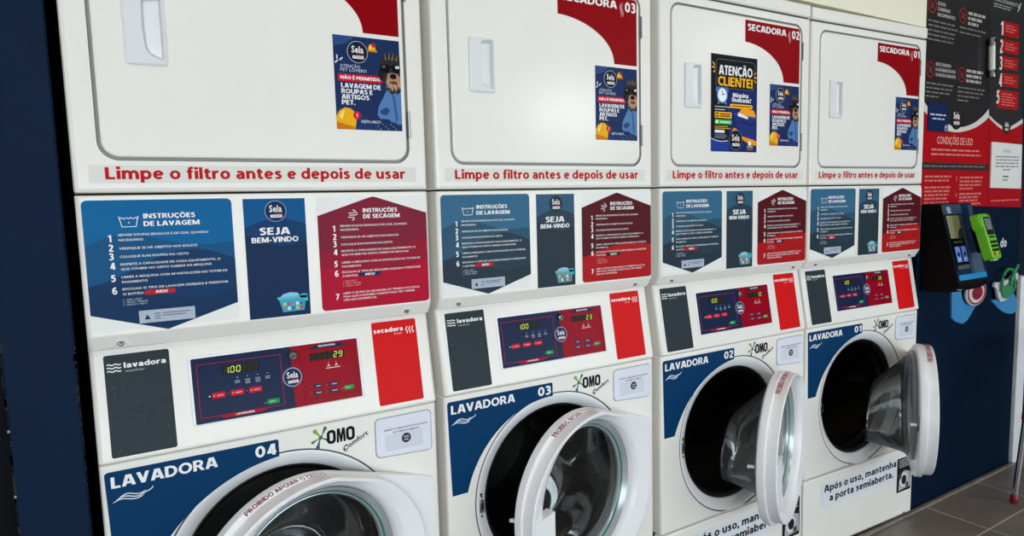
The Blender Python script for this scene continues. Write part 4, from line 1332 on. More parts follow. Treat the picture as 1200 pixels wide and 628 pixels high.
def convex_outline(off=0.0):
    R = 0.2325 + off
    pts = [(-0.298 + R * math.cos(2 * PI * k / 180), 0.533 + R * math.sin(2 * PI * k / 180)) for k in range(180)]
    x1 = 0.033 + off
    for cx, cz in ((x1 - 0.004, 0.667 + off - 0.004), (x1 - 0.006, 0.388 - off + 0.006)):
        pts += [(cx + 0.004 * math.cos(a), cz + 0.004 * math.sin(a)) for a in [PI * q / 6 for q in range(12)]]
    pts = sorted(set(pts))

    def half(ps):
        h = []
        for p in ps:
            while len(h) >= 2 and (h[-1][0] - h[-2][0]) * (p[1] - h[-2][1]) - (h[-1][1] - h[-2][1]) * (p[0] - h[-2][0]) <= 0:
                h.pop()
            h.append(p)
        return h
    lo = half(pts)
    hi = half(pts[::-1])
    return lo[:-1] + hi[:-1]


def radial(C, poly, n=N):
    out = []
    m = len(poly)
    for k in range(n):
        a = 2 * PI * k / n
        d = (math.cos(a), math.sin(a))
        best = None
        for i in range(m):
            p, q = poly[i], poly[(i + 1) % m]
            ex, ez = q[0] - p[0], q[1] - p[1]
            det = d[0] * (-ez) - d[1] * (-ex)
            if abs(det) < 1e-12:
                continue
            rx, rz = p[0] - C[0], p[1] - C[1]
            t = (rx * (-ez) - rz * (-ex)) / det
            u = (d[0] * rz - d[1] * rx) / det
            if t > 0 and -1e-6 <= u <= 1 + 1e-6 and (best is None or t < best):
                best = t
        out.append((C[0] + d[0] * best, C[1] + d[1] * best))
    return out


GC = (-0.276, 0.5425)


def door_ring():
    b = MB()
    C = (-0.272, 0.534)
    hull = convex_outline()
    ell = lambda s: [(-0.271 + (0.2515 - s) * math.cos(2 * PI * k / 120), 0.531 + (0.2265 - s) * math.sin(2 * PI * k / 120)) for k in range(120)]
    g = lambda r: [(GC[0] + r * math.cos(2 * PI * k / 120), GC[1] + r * math.sin(2 * PI * k / 120)) for k in range(120)]
    L = []
    ring = lambda poly, bb: L.append([(x, -bb, z) for x, z in radial(C, poly)])
    ring(g(0.186), -0.014)
    ring(convex_outline(-0.004), -0.014)
    ring(hull, -0.010)
    ring(hull, 0.007)
    ring(convex_outline(-0.0006), 0.0085)
    ring(convex_outline(-0.0012), 0.009)
    # raised hoop: flush with the slab edge on the free side, stepping up from the flag on the hinge side
    E0, E1, E2, E3 = radial(C, ell(-0.001)), radial(C, ell(0.0005)), radial(C, ell(0.003)), radial(C, ell(0.008))
    hp = radial(C, convex_outline(-0.0014))
    rad = lambda p: math.hypot(p[0] - C[0], p[1] - C[1])
    lim = lambda E, d=0.0: [(p if rad(p) < rad(q) - d else (C[0] + (q[0] - C[0]) * (1 - d / rad(q)), C[1] + (q[1] - C[1]) * (1 - d / rad(q)))) for p, q in zip(E, hp)]
    for E, bb, d in ((E0, 0.0100, 0.0001), (E1, 0.0390, 0.0010), (E2, 0.0412, 0.0030), (E3, 0.0405, 0.008)):
        L.append([(x, -bb, z) for x, z in lim(E, d)])
    ring(g(0.204), 0.0325)
    ring(g(0.1965), 0.0255)
    ring(g(0.192), 0.018)
    ring(g(0.190), 0.009)
    ring(g(0.186), 0.0)
    ring(g(0.186), -0.014)
    b.loft(L, WHITE3)
    return b.mesh('washer_door', True, 28)


def door_grip():
    """flat grip that bridges the free side of the hoop, below its middle"""
    b = MB()
    z1, z0 = 0.560, 0.40
    P, Q = [], []
    for k in range(9):
        z = z1 + (z0 - z1) * k / 8
        xo = -0.271 - math.sqrt(max(0.2445 ** 2 * (1 - ((z - 0.531) / 0.2195) ** 2), 0))
        xi = -0.4425 + 0.10 * (z - 0.52) ** 2 * 0 + 0.012 * abs(z - 0.49) * 0
        xi = max(xi, GC[0] - math.sqrt(max(0.191 ** 2 - (z - GC[1]) ** 2, 0)) + 0.004)
        P.append((xo + 0.005, z - 0.009 if k == 0 else z))
        Q.append((xi, z))
    out = P + Q[::-1]
    b.fill([out], lambda x, z: (x, -0.0412, z), WHITE3)
    b.bridge([(x, -0.0412, z) for x, z in out], [(x, -0.014, z) for x, z in out], WHITE3)
    b.fill([out], lambda x, z: (x, -0.014, z), WHITE3)
    return b.mesh('door_grip', True, 30)


def door_bezel():
    b = MB()
    g = lambda r, bb: [(GC[0] + r * math.cos(2 * PI * k / 96), -bb, GC[1] + r * math.sin(2 * PI * k / 96)) for k in range(96)]
    b.loft([g(0.1885, 0.010), g(0.183, 0.004), g(0.1815, 0.0055), g(0.179, 0.0025), g(0.1765, -0.001)], SILVER)
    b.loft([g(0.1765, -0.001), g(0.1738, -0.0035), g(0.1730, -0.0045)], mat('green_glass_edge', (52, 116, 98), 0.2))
    b.loft([g(0.1730, -0.0045), g(0.171, -0.004), g(0.168, -0.009), g(0.1675, -0.016)], SILVER)
    # clear back ring and inner lip behind the hoop
    b.loft([g(0.186, -0.013), g(0.1935, -0.0145), g(0.196, -0.020), g(0.193, -0.027), g(0.184, -0.030), g(0.176, -0.026), g(0.168, -0.0165)], mat('grey_inner_ring', (132, 136, 138), 0.3))
    return b.mesh('door_bezel', True)


def door_pane():
    b = MB()
    g = lambda r, bb: [(GC[0] + r * math.cos(2 * PI * k / 64), -bb, GC[1] + r * math.sin(2 * PI * k / 64)) for k in range(64)]
    b.loft([g(0.168, -0.010), g(0.14, -0.006), g(0.10, -0.003), g(0.05, -0.001), g(0.0005, 0.0)], PANE)
    return b.mesh('door_pane', True, 80)


def door_bowl():
    b = MB()
    L = []
    for r, bb, dz in ((0.182, 0.0285, 0), (0.176, 0.034, 0), (0.170, 0.044, 0), (0.162, 0.056, -0.003), (0.137, 0.10, -0.019), (0.114, 0.138, -0.036), (0.106, 0.147, -0.041), (0.096, 0.151, -0.044), (0.05, 0.153, -0.044), (0.0005, 0.153, -0.044)):
        ring = []
        for k in range(80):
            a = 2 * PI * k / 80
            x = GC[0] + r * math.cos(a)
            z = GC[1] + dz + r * math.sin(a)
            tilt = (z - GC[1]) / 0.17
            ring.append((x, (bb * (1.0 - 0.10 * tilt) if bb > 0.05 else bb), z))
        L.append(ring)
    b.loft(L, GLASS)
    return b.mesh('glass_bowl', True, 80)


def door_latch():
    b = MB()
    x = -0.298 - 0.213
    b.box(x - 0.006, x + 0.010, 0.012, 0.020, 0.520, 0.566, STEEL, 0.001, 2)
    b.box(x - 0.003, x + 0.004, 0.018, 0.040, 0.535, 0.543, WHITE2, 0.001, 2)
    b.box(x - 0.006, x - 0.001, 0.034, 0.040, 0.535, 0.543, WHITE2, 0.001, 2)
    return b.mesh('door_latch', True)


def door_hinge_block():
    b = MB()
    b.box(-0.03, 0.012, 0.010, 0.022, 0.455, 0.612, mat('hinge_metal', (70, 72, 74), 0.4, 0.8), 0.003, 2)
    for z in (0.475, 0.58):
        b.tube([(0.002, 0.010, z - 0.012), (0.002, 0.010, z + 0.012)], 0.006, STEEL, 12)
    return b.mesh('door_hinge', True)


def door_label():
    R = 0.2333
    # text runs along the hoop's outer wall, from left to right over the top
    st_ang = math.radians(121)

    def fn2(x, z, l):
        # keep the film on the sloping wall of the hoop
        a = st_ang - x / R
        p = Vector((-0.298 + R * math.cos(a), 0.533 + R * math.sin(a)))
        zz = 0.0335 - z
        dr = 0.0004 + 0.0002 * l + (0.0006 if zz > 0.0105 else 0)
        return (-0.298 + (R + dr) * math.cos(a), -zz, 0.533 + (R + dr) * math.sin(a))
    s = Sheet(fn2)
    s.text('PROIBIDO APOIAR O CESTO', 0.0, 0.0045, 0.172, 0.0155, ink(158, 26, 40), 1, 0.03)
    return s.mesh('warning_label')


def service_panel():
    b = MB()
    b.panel(-HW, HW, 0.0145, 0.2885, 0.005, 0.0, 0.03, 0.006, WHITE, n=4)
    b.box(-HW + 0.012, HW - 0.012, -0.0022, 0.003, 0.0145, 0.0172, STEEL)
    b.tube([(0.285, -0.003, 0.021), (0.285, 0.004, 0.021)], 0.0038, STEEL, 10)
    return b.mesh('service_panel', True)


def foot():
    b = MB()
    b.tube([(0, 0, 0), (0, 0, 0.004), (0, 0, 0.006), (0, 0, 0.012)], [0.02, 0.02, 0.008, 0.008], BLACK, 14)
    return b.mesh('foot', True)


def machine(num, px, py, rz, theta, left, right, variant, small_band, label):
    root = obj('stacked_laundry_machine', None)
    root.empty_display_size = 0.2
    c, s_ = math.cos(rz), math.sin(rz)
    root.location = (px + 0.35 + c * 0.012, py + s_ * 0.012, 0)
    root.rotation_euler = (0, 0, rz)
    tag(root, label, 'washing machine', 'stacked washer and dryer machines in a row')
    part = lambda n, key, fn, par=root: obj(n, shared(key, fn), par)
    cab = part('dryer_cabinet', 'dc', dryer_cabinet)
    part('filter_reminder_sticker', 'fs', filter_sticker, cab)
    part('top_cap', 'tc', top_cap)
    dd = part('dryer_door', 'dd', dryer_door)
    dd.location = (0, 0, 0)
    part('door_handle', 'dh', dryer_handle, dd)
    for z in (1.766, 1.4745):
        h = part('door_hinge', 'hg', hinge, dd)
        h.location = (0, 0, z)
    st = part('number_sticker', 'rc' + num, lambda: red_corner(num), dd)
    st.location = (0, -0.0012, 0)
    p = part('pet_notice_poster', 'pet', pet_poster, dd)
    p.location = (0.0, -0.0012, 0)
    if num == '01':
        p.location.x = 0.008
        st.location.x = 0.008
    if num == '02':
        a = part('attention_poster', 'att', attention_poster, dd)
        a.location = (0, -0.0012, 0)
    ip = part('instruction_panel', 'ip', instruction_panel)
    part('washing_instructions_sticker', 'ws%d' % variant, lambda: wash_sticker(variant), ip)
    part('welcome_sticker', 'wl%d' % variant, lambda: welcome_sticker(variant), ip)
    part('drying_instructions_sticker', 'ds%d' % variant, lambda: dry_sticker(variant), ip)
    for x in (-0.2860, 0.2775):
        sc = part('screw', 'sc', screw, ip)
        sc.location = (x, 0.0072, 1.0605)
    cpn = part('control_panel', 'cp', control_panel)
    part('washer_sticker', 'was', washer_sticker, cpn)
    part('dryer_sticker', 'drs', dryer_sticker, cpn)
    part('display_panel', 'dp' + left + right, lambda: display(variant, left, right), cpn)
    part('key_lock', 'kl', key_lock, cpn)
    wc = part('washer_cabinet', 'wc', washer_cabinet)
    part('washer_number_sticker', 'bs' + num, lambda: band_sticker(num, small_band), wc)
    part('brand_sticker', 'br', brand_sticker, wc)
    part('latch_strike', 'lk', strike, wc)
    part('detergent_drawer', 'dw', drawer_front)
    part('door_gasket', 'gk', gasket)
    part('drum', 'dr', drum)
    d = part('washer_door', 'wd', door_ring)
    d.location = (HX, HY, 0)
    d.rotation_euler = (0, 0, theta)
    part('door_grip', 'dg', door_grip, d)
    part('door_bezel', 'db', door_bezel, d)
    part('door_pane', 'dpn', door_pane, d)
    part('glass_bowl', 'dbl', door_bowl, d)
    part('door_latch', 'dl', door_latch, d)
    part('hinge_block', 'dhb', door_hinge_block, d)
    part('warning_label', 'dlb', door_label, d)
    sp = part('service_panel', 'sp', service_panel)
    part('reminder_sticker', 'rs', reminder_sticker, sp)
    part('photo_sticker', 'ps', photo_sticker, sp)
    for x in (-0.29, 0.29):
        for y in (0.06, 0.63):
            f_ = part('foot', 'ft', foot)
            f_.location = (x, y, 0)
    return root


RD = math.radians
machine('04', 0.0, 0.0, 0.0, RD(12.9), '100   ', '    29', 0, False, 'white stacked washer and dryer numbered 04, beside the navy pillar')
machine('03', 0.7064, 0.01939, RD(-0.1085), RD(14.3), '100   ', '    23', 1, True, 'white stacked washer and dryer numbered 03, second from the navy pillar')
machine('02', 1.4050, 0.00987, RD(-0.2886), RD(25.7), '100   ', '    10', 1, False, 'white stacked washer and dryer numbered 02, with the black customer notice on top')
machine('01', 2.0945, 0.0, RD(-2.1886), RD(34.5), '100   ', '   28 ', 1, False, 'white stacked washer and dryer numbered 01, nearest the payment kiosk')

# ------------------------------------------------------------------ posters on the navy wall
WY = 0.004


def wall_sheet(off=0.0):
    return Sheet(lambda x, z, l: (x, WY - 0.002 - off - 0.0003 * l, z))


def board(s, P, m, off=0.0):
    """thin board with an edge, outline P"""
    s.bridge([(x, WY, z) for x, z in P], [(x, WY - 0.002 - off, z) for x, z in P], m)


def words(s, x0, x1, zs, h, m, l, seed, dx=0.0, dz=0.0):
    """rows of small print as broken strokes; dx/dz shear per metre"""
    rnd = random.Random(seed)
    for k, (z, fr_) in enumerate(zs):
        x = x0
        xe = x0 + (x1 - x0) * fr_
        while x < xe - 0.004:
            w = min(rnd.uniform(0.018, 0.055), xe - x)
            s.line([(x, z), (x + w, z)], h, m, l)
            x += w + 0.007


def poly_curve(P, n=6):
    """smooth curve through P (Catmull-Rom)"""
    out = []
    for i in range(len(P) - 1):
        p0, p1, p2, p3 = P[max(i - 1, 0)], P[i], P[i + 1], P[min(i + 2, len(P) - 1)]
        for k in range(n):
            t = k / n
            out.append(tuple(0.5 * ((2 * p1[j]) + (-p0[j] + p2[j]) * t + (2 * p0[j] - 5 * p1[j] + 4 * p2[j] - p3[j]) * t * t + (-p0[j] + 3 * p1[j] - 3 * p2[j] + p3[j]) * t ** 3) for j in (0, 1)))
    return out + [P[-1]]


CHAR, PRED, PWH = ink(44, 42, 43, 0.16), ink(170, 18, 26, 0.16), ink(214, 210, 200, 0.16)
TXG, TXR = ink(176, 172, 168, 0.3), ink(226, 170, 160, 0.3)


def rules_board():
    s = wall_sheet()
    xl = 2.8165
    xr = lambda z: 3.369 - 0.0672 * (z - 1.228)
    zb = lambda x: 1.2505 - 0.036 * (x - 2.85)
    top = 2.28
    out = [(xl, zb(xl)), (xr(1.23), zb(xr(1.23))), (xr(top), top), (xl, top)]
    board(s, out, CHAR)
    s.poly(out, CHAR, 0)
    upc = poly_curve([(xl, 1.648), (2.838, 1.633), (2.910, 1.600), (2.992, 1.572), (3.096, 1.561), (3.202, 1.579), (3.287, 1.614), (xr(1.646), 1.648)])
    loc = poly_curve([(xl, 1.616), (2.834, 1.603), (2.96, 1.552), (3.077, 1.540), (3.203, 1.558), (3.29, 1.586), (xr(1.613), 1.613)])
    s.poly([(xl, zb(xl)), (xr(1.23), zb(xr(1.23)))] + loc[::-1], PRED, 0.5)
    s.poly(loc + upc[::-1], PWH, 1)
    # badge on the wave
    s.disc(3.067, 1.596, 0.050, ink(40, 38, 40, 0.2), 2, 0.046)
    logo(s, 3.067, 1.596, 0.042, 3, (40, 38, 40), (40, 38, 40))
    ring_c = ink(140, 34, 34, 0.3)
    for cx, cz in ((2.852, 2.014), (3.090, 2.003), (2.853, 1.772), (3.099, 1.771)):
        s.ring(cx, cz, 0.0255, 0.0315, ring_c, 1)
        s.line([(cx - 0.019, cz + 0.019), (cx + 0.019, cz - 0.019)], 0.005, ring_c, 1)
        s.rect(cx - 0.011, cx + 0.011, cz - 0.013, cz + 0.009, ink(96, 60, 58, 0.3), 0.8)
    for st, x, z, w in (('EVITE', 2.893, 2.018, 0.058), ('COMBINAR', 2.893, 1.998, 0.095), ('RECIPIENTES', 2.893, 1.977, 0.135),
                        ('NÃO É PERMITIDO', 2.892, 1.790, 0.118), ('A LAVAGEM DE ROUPAS', 2.892, 1.770, 0.155), ('OU ARTIGOS PARA PETS', 2.892, 1.750, 0.158)):
        s.text(st, x, z, w, 0.0125, TXG, 1, 0.02)
    words(s, 2.826, 3.050, ((1.955, 0.9), (1.938, 1.0), (1.920, 0.95), (1.903, 0.9), (1.886, 0.85)), 0.006, ink(120, 116, 114, 0.3), 1, 1)
    words(s, 3.066, 3.285, ((1.955, 1.0), (1.936, 0.8)), 0.006, ink(120, 116, 114, 0.3), 1, 2)
    words(s, 2.826, 3.035, ((1.720, 1.0), (1.703, 0.95), (1.687, 0.9), (1.671, 0.45)), 0.006, ink(120, 116, 114, 0.3), 1, 3)
    words(s, 3.070, 3.295, ((1.720, 1.0), (1.703, 0.95), (1.686, 0.8), (1.669, 0.4)), 0.006, ink(120, 116, 114, 0.3), 1, 4)
    words(s, 3.132, 3.275, ((2.017, 1.0), (1.997, 0.8), (1.977, 0.6)), 0.0115, TXG, 1, 9)
    words(s, 3.135, 3.275, ((1.790, 1.0), (1.770, 0.9), (1.750, 0.9)), 0.0115, TXG, 1, 10)
    s.text('CONDIÇÕES DE USO', 2.923, 1.490, 0.288, 0.029, TXR, 1, 0.01)
    words(s, 2.882, 3.285, ((1.467, 0.97), (1.449, 1.0)), 0.007, ink(208, 130, 122, 0.3), 1, 5)
    s.poly([(xl, 1.389), (xr(1.386), 1.385), (xr(1.412), 1.4125), (xl, 1.4175)], ink(56, 46, 48, 0.25), 1)
    words(s, 2.828, 3.325, ((1.402, 1.0),), 0.006, ink(120, 108, 108, 0.3), 2, 6)
    tr = ink(206, 118, 112, 0.3)
    words(s, 2.840, 3.045, ((1.361, 1.0), (1.345, 0.95), (1.318, 1.0), (1.303, 0.95), (1.288, 0.92), (1.273, 0.9), (1.258, 0.92)), 0.0075, tr, 1, 7)
    words(s, 3.115, 3.320, ((1.357, 1.0), (1.341, 0.92), (1.326, 0.9), (1.311, 0.55), (1.289, 0.92), (1.275, 0.82), (1.261, 0.78), (1.247, 0.9)), 0.0075, tr, 1, 8)
    for z in (1.352, 1.284):
        s.text('3' if z > 1.3 else '4', 3.084, z - 0.008, None, 0.018, tr, 1, 0.01)
    return s.mesh('rules_poster')


o = obj('wall_poster', rules_board())
tag(o, 'charcoal and red rules poster with a white wave, right of the machines', 'poster', 'posters on the navy wall')


def steps_board():
    s = wall_sheet()
    xl = lambda z: 3.372 - 0.0672 * (z - 1.228)
    xr = lambda z: 3.694 - 0.075 * (z - 1.22)
    top = 2.28
    out = [(xl(1.232), 1.232), (xr(1.221), 1.221), (xr(top), top), (xl(top), top)]
    board(s, out, CHAR)
    s.poly(out, ink(48, 48, 48, 0.16), 0)
    upc = poly_curve([(xl(1.622), 1.622), (3.412, 1.595), (3.477, 1.579), (3.55, 1.582), (xr(1.62), 1.620)])
    loc = poly_curve([(xl(1.609), 1.609), (3.429, 1.577), (3.478, 1.566), (3.56, 1.569), (xr(1.60), 1.600)])
    s.poly([(xl(1.232), 1.232), (xr(1.221), 1.221)] + loc[::-1], PRED, 0.5)
    s.poly(loc + upc[::-1], PWH, 1)
    s.disc(3.509, 1.581, 0.040, ink(46, 44, 44, 0.2), 2, 0.034)
    logo(s, 3.509, 1.581, 0.031, 3, (46, 44, 44), (46, 44, 44))
    for k, (xa, xb, za, zb) in enumerate(((3.424, 3.585, 1.962, 2.022), (3.427, 3.592, 1.893, 1.947), (3.430, 3.592, 1.8245, 1.8765), (3.433, 3.600, 1.752, 1.806), (3.416, 3.609, 1.6555, 1.7335))):
        s.rect(xa, xb, za, zb, ink(176, 26, 28, 0.2), 1, 0.002)
        s.text(str(k + 1), xa - 0.014, zb - 0.060, 0.027, 0.056, ink(226, 220, 214, 0.3), 3, 0.02)
        words(s, xa + 0.035, xb - 0.018, [(zb - 0.016 - 0.0115 * q, (0.7, 0.95, 0.8, 0.9, 0.85)[q]) for q in range(5 if k == 4 else 3)], 0.0042, ink(214, 120, 112, 0.3), 2, 20 + k)
    s.text('FUNCIONAMENTO', 3.350, 2.094, 0.225, 0.015, TXG, 1, 0.01)
    words(s, 3.345, 3.51, ((2.083, 1.0), (2.073, 0.9)), 0.004, TXG, 1, 30)
    s.line([(3.565, 2.075), (3.58, 2.095), (3.592, 2.115)], [0.004, 0.010, 0.006], PWH, 1)
    words(s, 3.395, 3.66, ((1.256, 1.0),), 0.005, ink(206, 130, 120, 0.3), 1, 31)
    return s.mesh('steps_poster')


o = obj('wall_poster', steps_board())
tag(o, 'charcoal and red poster with steps 1 to 5 in red boxes', 'poster', 'posters on the navy wall')


def small_card():
    s = wall_sheet(0.004)
    P = [(2.843, 1.5375), (2.995, 1.5365), (2.9945, 1.6445), (2.842, 1.6495)]
    board(s, P, ink(22, 40, 84), 0.004)
    s.poly(P, ink(22, 40, 84, 0.3), 0)
    words(s, 2.856, 2.985, ((1.602, 1.0),), 0.0055, ink(200, 206, 220), 1, 40)
    words(s, 2.873, 2.965, ((1.586, 1.0),), 0.0055, ink(200, 206, 220), 1, 41)
    s.disc(2.979, 1.552, 0.011, ink(150, 166, 196), 1, 0.0125)
    s.rect(2.972, 2.986, 1.546, 1.552, ink(40, 60, 104), 2)
    return s.mesh('notice_card')


tag(obj('notice_card', small_card()), 'small navy notice card stuck on the rules poster', 'notice')


def white_paper():
    s = wall_sheet(0.004)
    P = [(3.377, 1.3128), (3.673, 1.306), (3.661, 1.504), (3.3735, 1.5095)]
    board(s, P, ink(224, 224, 220), 0.004)
    s.poly(P, ink(224, 224, 218, 0.5), 0)
    g = ink(120, 122, 128)
    s.text('ATENÇÃO', 3.516, 1.466, 0.075, 0.012, g, 1, 0.0, 'C')
    words(s, 3.412, 3.635, ((1.447, 1.0), (1.433, 1.0), (1.419, 0.98), (1.405, 1.0)), 0.005, g, 1, 50)
    words(s, 3.485, 3.555, ((1.391, 1.0),), 0.005, g, 1, 51)
    words(s, 3.487, 3.552, ((1.361, 1.0), (1.346, 0.7)), 0.006, ink(90, 92, 98), 1, 52)
    return s.mesh('paper_notice')


tag(obj('paper_notice', white_paper()), 'white printed paper notice taped on the steps poster', 'notice')

# white bar with two metal mounts where the posters meet
root = obj('bar_handle', None, None, (3.307, 0.0, 1.853))
tag(root, 'white vertical bar handle with two dark metal mounts between the posters', 'handle')
b = MB()
b.tube([(-0.006, -0.016, 0.052), (-0.003, -0.016, 0.0), (0.002, -0.016, -0.052)], 0.0125, mat('bar_white', (228, 228, 214), 0.3), 14)
obj('bar', b.mesh('bar', True), root)
for zc, xc in ((0.063, -0.008), (-0.063, 0.004)):
    b = MB()
    b.tube([(xc, -0.016, zc - 0.016), (xc, -0.016, zc + 0.016)], 0.0145, STEEL, 14)
    b.tube([(xc, -0.016, zc), (xc, 0.002, zc)], 0.010, BLACK, 12)
    b.tube([(xc, -0.033, zc + 0.006), (xc, -0.028, zc + 0.006)], 0.008, BLACK, 10)
    obj('mount', b.mesh('mount', True), root)

# lettering and badge on the wall
s = wall_sheet(-0.0015)
lw = ink(206, 208, 214, 0.4)
root = obj('wall_lettering', None, None, (3.45, 0.0, 1.03))
tag(root, 'white lettering on the navy wall behind the green card terminal', 'lettering')
for st, x, z, w, h in (('ite', 3.400, 1.046, 0.085, 0.040), ('do', 3.507, 1.046, 0.063, 0.040), ('lar', 3.425, 0.990, 0.080, 0.036)):
    s = wall_sheet(-0.0015)
    s.text(st, x - 3.45, z - 1.03, w, h, lw, 0, 0.03)
    obj('word', s.mesh('word'), root)
s = wall_sheet(-0.0015)
logo(s, 3.375, 1.160, 0.040, 0, (26, 38, 62), (70, 84, 110), 0.05)
tag(obj('wall_badge', s.mesh('wall_badge')), 'small round laundry badge on the navy wall above the white lettering', 'badge')

# light blue wall pockets and the two round tags in them
def plate(name, P, m, y0, y1, bev=0.002):
    b = MB()
    cx = sum(p[0] for p in P) / len(P)
    cz = sum(p[1] for p in P) / len(P)
    ins = [(cx + (x - cx) * 0.965, cz + (z - cz) * 0.965) for x, z in P]
    b.loft([[(x, y0, z) for x, z in P], [(x, y1 + bev, z) for x, z in P], [(x, y1, z) for x, z in ins]], m)
    b.fill([ins], lambda x, z: (x, y1, z), m)
    b.fill([P], lambda x, z: (x, y0, z), m)
    return b.mesh(name)


SKY = mat('light_blue_acrylic', (62, 140, 196), 0.3)
P = [(3.076, 0.884), (3.150, 0.880), (3.165, 0.845), (3.195, 0.822), (3.286, 0.806), (3.250, 0.775), (3.215, 0.748), (3.180, 0.738), (3.150, 0.743), (3.110, 0.756), (3.084, 0.774)]
o = obj('wall_pocket', plate('wall_pocket', P, SKY, WY, -0.006))
tag(o, 'light blue wall pocket under the kiosk, holding the red and white tag', 'pocket', 'light blue wall pockets')
P = [(3.424, 0.816), (3.470, 0.815), (3.540, 0.824), (3.611, 0.845), (3.650, 0.822), (3.676, 0.800), (3.683, 0.745), (3.650, 0.732), (3.600, 0.735), (3.545, 0.750), (3.500, 0.770)]
o = obj('wall_pocket', plate('wall_pocket_b', P, SKY, WY, -0.006))
tag(o, 'light blue wall pocket farther right, holding the green corded tag', 'pocket', 'light blue wall pockets')


def disc_tag(cx, cz, r, k, cols, y):
    b = MB()
    c = lambda q: circ(cx, cz, r * q, r * q * k, 40)
    b.loft([[(x, y + 0.010, z) for x, z in c(1)], [(x, y + 0.002, z) for x, z in c(1)], [(x, y, z) for x, z in c(0.97)]], cols[0])
    b.fill([c(1)], lambda x, z: (x, y + 0.010, z), cols[0])
    b.fill([c(0.97)], lambda x, z: (x, y, z), cols[0])
    s2 = Sheet(lambda x, z, l: (x, y - 0.0004 - 0.0004 * l, z))
    s2.ring(cx, cz, r * 0.78, r * 0.92, cols[1], 1, k)
    s2.disc(cx + 0.006, cz - 0.002, r * 0.55, cols[1], 1, r * 0.52 * k)
    s2.line([(cx - r * 0.3, cz - r * 0.2), (cx, cz + r * 0.1), (cx + r * 0.35, cz - r * 0.15)], r * 0.16, cols[2], 2)
    b.add(s2.v, [f for f in s2.f], cols[1])
    b.fm[-len(s2.f):] = [b.mi(s2.m[i]) for i in s2.fm]
    return b


b = disc_tag(3.248, 0.868, 0.086, 0.66, (ink(206, 204, 206), ink(150, 28, 44), ink(90, 60, 70)), -0.022)
o = obj('round_tag', b.mesh('round_tag'))
tag(o, 'white round tag with red rings standing in the light blue pocket', 'tag')
# green and white tag with cords
root = obj('corded_tag', None, None, (3.53, -0.018, 0.862))
tag(root, 'white and green tag with looped green cords, in the right hand pocket', 'tag')
b = MB()
P = [(-0.115, 0.018), (-0.10, 0.035), (-0.06, 0.030), (0.03, 0.040), (0.085, 0.062), (0.115, 0.060), (0.118, 0.040), (0.095, 0.020), (0.085, -0.010), (0.05, -0.042), (0.0, -0.056), (-0.045, -0.058), (-0.07, -0.035), (-0.085, 0.0)]
wt = ink(196, 200, 198)
b.loft([[(x, 0.010, z) for x, z in P], [(x, 0.0, z) for x, z in P]], wt)
b.fill([P], lambda x, z: (x, 0.0, z), wt)
b.fill([P], lambda x, z: (x, 0.010, z), wt)
obj('tag_body', b.mesh('tag_body'), root)
b = MB()
gr = mat('green_cord', (22, 130, 76), 0.45)
Pg = [(-0.045, 0.010), (0.02, 0.018), (0.075, 0.014), (0.082, -0.012), (0.05, -0.036), (0.0, -0.048), (-0.035, -0.038), (-0.052, -0.012)]
b.loft([[(x, 0.001, z) for x, z in Pg], [(x, -0.005, z) for x, z in Pg]], gr)
b.fill([Pg], lambda x, z: (x, -0.005, z), mat('green_face', (44, 128, 84), 0.5))
obj('green_face', b.mesh('green_face'), root)
for pts in ([(-0.06, -0.01), (-0.058, 0.05), (-0.02, 0.085), (0.03, 0.080), (0.055, 0.045), (0.062, -0.005)], [(0.02, 0.015), (0.05, 0.06), (0.085, 0.10)], [(0.03, 0.012), (0.028, 0.05), (0.065, 0.085)]):
    b = MB()
    b.tube([(x, -0.009, z) for x, z in poly_curve(pts, 5)], 0.0065, gr, 8)
    obj('cord', b.mesh('cord', True), root)

# ------------------------------------------------------------------ payment kiosk
KX0, KX1 = 2.832, 3.076
KT, KB = (-0.062, 1.250), (-0.136, 0.958)          # top and bottom of the sloping face (y,z)
root = obj('payment_kiosk', None, None, (2.95, 0.0, 0.93))
tag(root, 'black wall mounted payment kiosk with a sloping touch screen', 'kiosk')
kp = lambda x, y, z: (x - 2.95, y, z - 0.93)
b = MB()
prof = [(0.003, 1.252), (KT[0], 1.252), (KB[0], 0.952), (KB[0] - 0.006, 0.942), (-0.108, 0.912), (0.003, 0.912)]
A = [kp(KX0, y, z) for y, z in prof]
B_ = [kp(KX1, y, z) for y, z in prof]
b.bridge(A, B_, BKIOSK)
b.add(A, [list(range(6))], BKIOSK)
b.add(B_, [list(range(6))[::-1]], BKIOSK)
obj('shell', b.mesh('shell'), root)
nrm = Vector((0, -(KT[1] - KB[1]), KT[0] - KB[0])).normalized()
nrm = Vector((0, -0.2965, 0.0735)).normalized()


def kf(u, v, l):
    x = KX0 + 0.004 + (KX1 - KX0 - 0.008) * u
    y = KT[0] + (KB[0] - KT[0]) * v
    z = KT[1] + (KB[1] - KT[1]) * v
    return kp(x, y + nrm.y * (0.001 + 0.0005 * l), z + nrm.z * (0.001 + 0.0005 * l))


